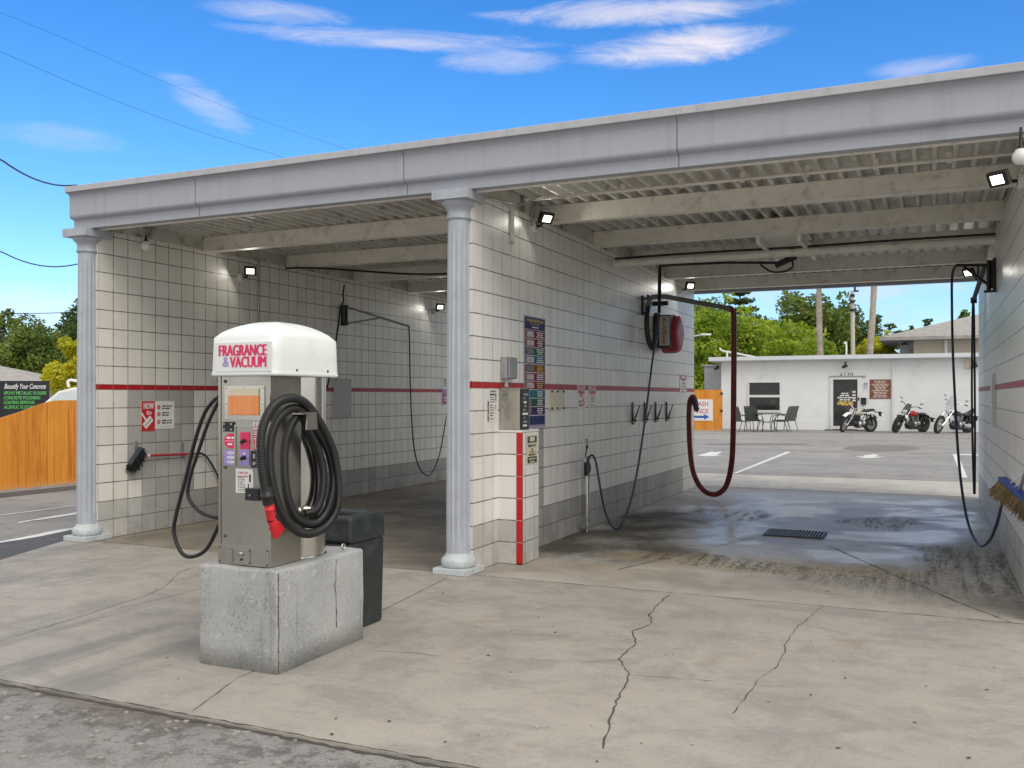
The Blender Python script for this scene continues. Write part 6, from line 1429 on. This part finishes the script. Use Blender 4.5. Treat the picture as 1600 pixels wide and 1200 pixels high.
moto('motorcycle','long chrome forked chopper motorcycle half hidden behind the right wall and hoses',p,yw,dict(wb=1.72,rf=.345,rr=.33,ft=.065,fw=.05,rt=.09,rw=.09,rim=polished,spokes=24,head=(1.12,0,.92),forkw=.13,forkm=chrome,fa=(95,96),fendm=blk,ra=(20,150),rlift=.0,rfendm=blk,seatz=.68,framem=blk,cyl=[-22,24],finm=polished,exh=[([(.80,-.12,.5),(.78,-.17,.26),(.4,-.19,.2),(.0,-.20,.22),(-.35,-.20,.24)],(.03,.055)),([(.5,.14,.32),(.3,.16,.28),(.1,.16,.28)],(.09,.09))],exhm=chrome,tank=(.50,1.08,.84,.15,.22),tankm=blk,belly=True,seat=[(-.30,.92,.08,.02),(-.18,.82,.12,.05),(-.02,.74,.13,.06),(.25,.68,.15,.06),(.45,.70,.12,.05),(.55,.76,.06,.03)],bar=(.44,.22,.28),barm=chrome,mirror=.16,hl=(.16,-.10,.09),hlm=chrome,screen=(.12,.10,.40,.22),screenm=mat('clear_screen',(.45,.48,.48),.1),tail=(-.42,.62)),R(14),.10)
b=gl(1527,36.0)
# ================================================================ litter on the slab: a few leaves and chips
mb=MB(); r=random.Random(17)
for k in range(70):
    a=r.uniform(20,1590); b_=r.uniform(910,1190); p=onz(a,b_,.003)
    if p.y<3.5 or p.x>9 or (BX0-.1<p.x<BX1+.1 and BY0-.1<p.y<BY1+.5): continue
    s=r.uniform(.006,.017); an=r.uniform(0,6.3); u=Vector((math.cos(an),math.sin(an),0))*s; v=Vector((-math.sin(an),math.cos(an),0))*s*r.uniform(.3,.6)
    mb.add([p-u,p-v+Z*.002,p+u,p+v+Z*.003],[(0,1,2,3)],r.choice((0,0,1)))
tag(mb.build('leaf_litter',[mat('dry_leaf',(.07,.045,.025),.8),mat('pale_chip',(.5,.46,.4),.8)],origin=(0,0,0)),'small scattered dry leaves and chips on the concrete slab','litter',kind='stuff')
mb=MB(); r=random.Random(23)
for k in range(90):
    a=r.uniform(-5,470); b_=r.uniform(1075,1200); p=onz(a,b_,-.014)
    if p.y>3.44: continue
    s=r.uniform(.004,.014); mb.ob(p+Z*s*.3,Vector((s,s*.3,0)),Vector((-s*.3,s,0))*r.uniform(.6,1),Z*s*.5)
tag(mb.build('gravel',[mat('gravel_stone',(.30,.285,.265),.85,var=.3)],origin=(0,0,0)),'loose gravel on the broken asphalt before the slab edge','gravel',kind='stuff')
# ================================================================ sky, sun, camera
W=bpy.data.worlds.new('World'); S.world=W; W.use_nodes=True; nt=W.node_tree
for n_ in list(nt.nodes): nt.nodes.remove(n_)
class WN(NT):
    def __init__(s,t): s.t=t
k=WN(nt); out=k.n('ShaderNodeOutputWorld'); bg=k.n('ShaderNodeBackground'); k.l(bg.outputs[0],out.inputs[0])
SUN_EL,SUN_AZ=R(44),R(122)   # azimuth measured from +y toward +x
sky=k.n('ShaderNodeTexSky',sky_type='NISHITA'); sky.sun_disc=False; sky.sun_elevation=SUN_EL; sky.sun_rotation=SUN_AZ; sky.air_density=1.0; sky.dust_density=.4; sky.ozone_density=2.5
g=k.co('Generated'); x,y,z=k.sep(g)
az=k.ma('ARCTAN2',x,y); el=k.ma('ARCSINE',z)
hs=k.n('ShaderNodeHueSaturation'); hs.inputs['Saturation'].default_value=SKY_SAT; hs.inputs['Value'].default_value=SKY_VAL; k.l(sky.outputs[0],hs.inputs['Color'])
def dirs(px_,py_): d=ray(px_); v=Vector((d[0],d[1],-(py_-HZ)/F)).normalized(); return math.atan2(v.x,v.y),math.asin(v.z)
def blob(px_,py_,wx,wy,tilt=0.0):
    a,e=dirs(px_,py_); a1,_=dirs(px_+wx,py_); _,e1=dirs(px_,py_-wy); sa=abs(a1-a); se=abs(e1-e)
    da=k.ma('DIVIDE',k.ma('SUBTRACT',az,a),sa); de=k.ma('DIVIDE',k.ma('SUBTRACT',k.ma('SUBTRACT',el,e),k.ma('MULTIPLY',k.ma('SUBTRACT',az,a),tilt)),se)
    return k.ma('SUBTRACT',1.0,k.ma('ADD',k.ma('MULTIPLY',da,da),k.ma('MULTIPLY',de,de)))
cv=k.comb(k.ma('DIVIDE',x,k.ma('ADD',k.ma('MAXIMUM',z,0),.12)),k.ma('DIVIDE',y,k.ma('ADD',k.ma('MAXIMUM',z,0),.12)),0.0)
n1=k.noise(k.map(cv,(1.1,1.1,1)),1.6,7,.62,.6); n2=k.noise(k.map(k.comb(az,el,0.0),(6,26,1),(0,0,0),(0,0,.12)),1.5,10,.68,1.2)
m=None
for q in BLOBS:
    b_=k.ma('MAXIMUM',blob(*q[:5]),-1.0); v=k.ma('MULTIPLY',k.step(k.ma('ADD',k.ma('MULTIPLY',b_,.55),n2),.60,1.22),q[5]); m=v if m is None else k.ma('MAXIMUM',m,v)
# unseen white cloud added overhead and behind for fill, thin haze near the horizon
fwd=k.ma('ADD',k.ma('MULTIPLY',x,-ST),k.ma('MULTIPLY',y,CT))
deck=k.ma('MAXIMUM',k.step(el,.43,.70),k.step(fwd,.76,.50))
deck=k.ma('MULTIPLY',deck,k.step(n1,.25,.5,.55,1.0))
hazem=k.ma('MULTIPLY',k.step(el,.0,.15,1,0),k.step(n2,.3,.7,.35,.9))
tint=k.mix(1.0,hs.outputs[0],(.86,.95,1.12),'MULTIPLY'); c=k.mix(k.ma('MULTIPLY',hazem,.75),tint,HAZE)
c=k.mix(m,c,CLOUD)
c=k.mix(deck,c,k.mix(n1,tuple(q*.6 for q in FILL_CLOUD),tuple(q*1.2 for q in FILL_CLOUD)))
k.l(c,bg.inputs[0]); bg.inputs[1].default_value=SKY_STR
su=bpy.data.lights.new('sun','SUN'); su.energy=SUN_E; su.angle=R(SUN_ANG); su.color=(1,.94,.85); so=bpy.data.objects.new('sun',su); COL.objects.link(so)
sd=Vector((math.sin(SUN_AZ)*math.cos(SUN_EL),math.cos(SUN_AZ)*math.cos(SUN_EL),math.sin(SUN_EL))); so.rotation_euler=sd.to_track_quat('Z','Y').to_euler(); so.location=(0,0,30)
cam=bpy.data.cameras.new('camera'); cam.sensor_width=36; cam.lens=F/1600*36; cam.shift_y=(HZ-600)/1600; cam.clip_start=.05; cam.clip_end=2000
co_=bpy.data.objects.new('camera',cam); COL.objects.link(co_); co_.location=(0,0,CH); co_.rotation_euler=(math.pi/2,0,TH); S.camera=co_
S.view_settings.view_transform='Standard'; S.view_settings.look='None'; S.view_settings.exposure=EXPO; S.view_settings.gamma=1.0
S.cycles.max_bounces=10; S.cycles.diffuse_bounces=6
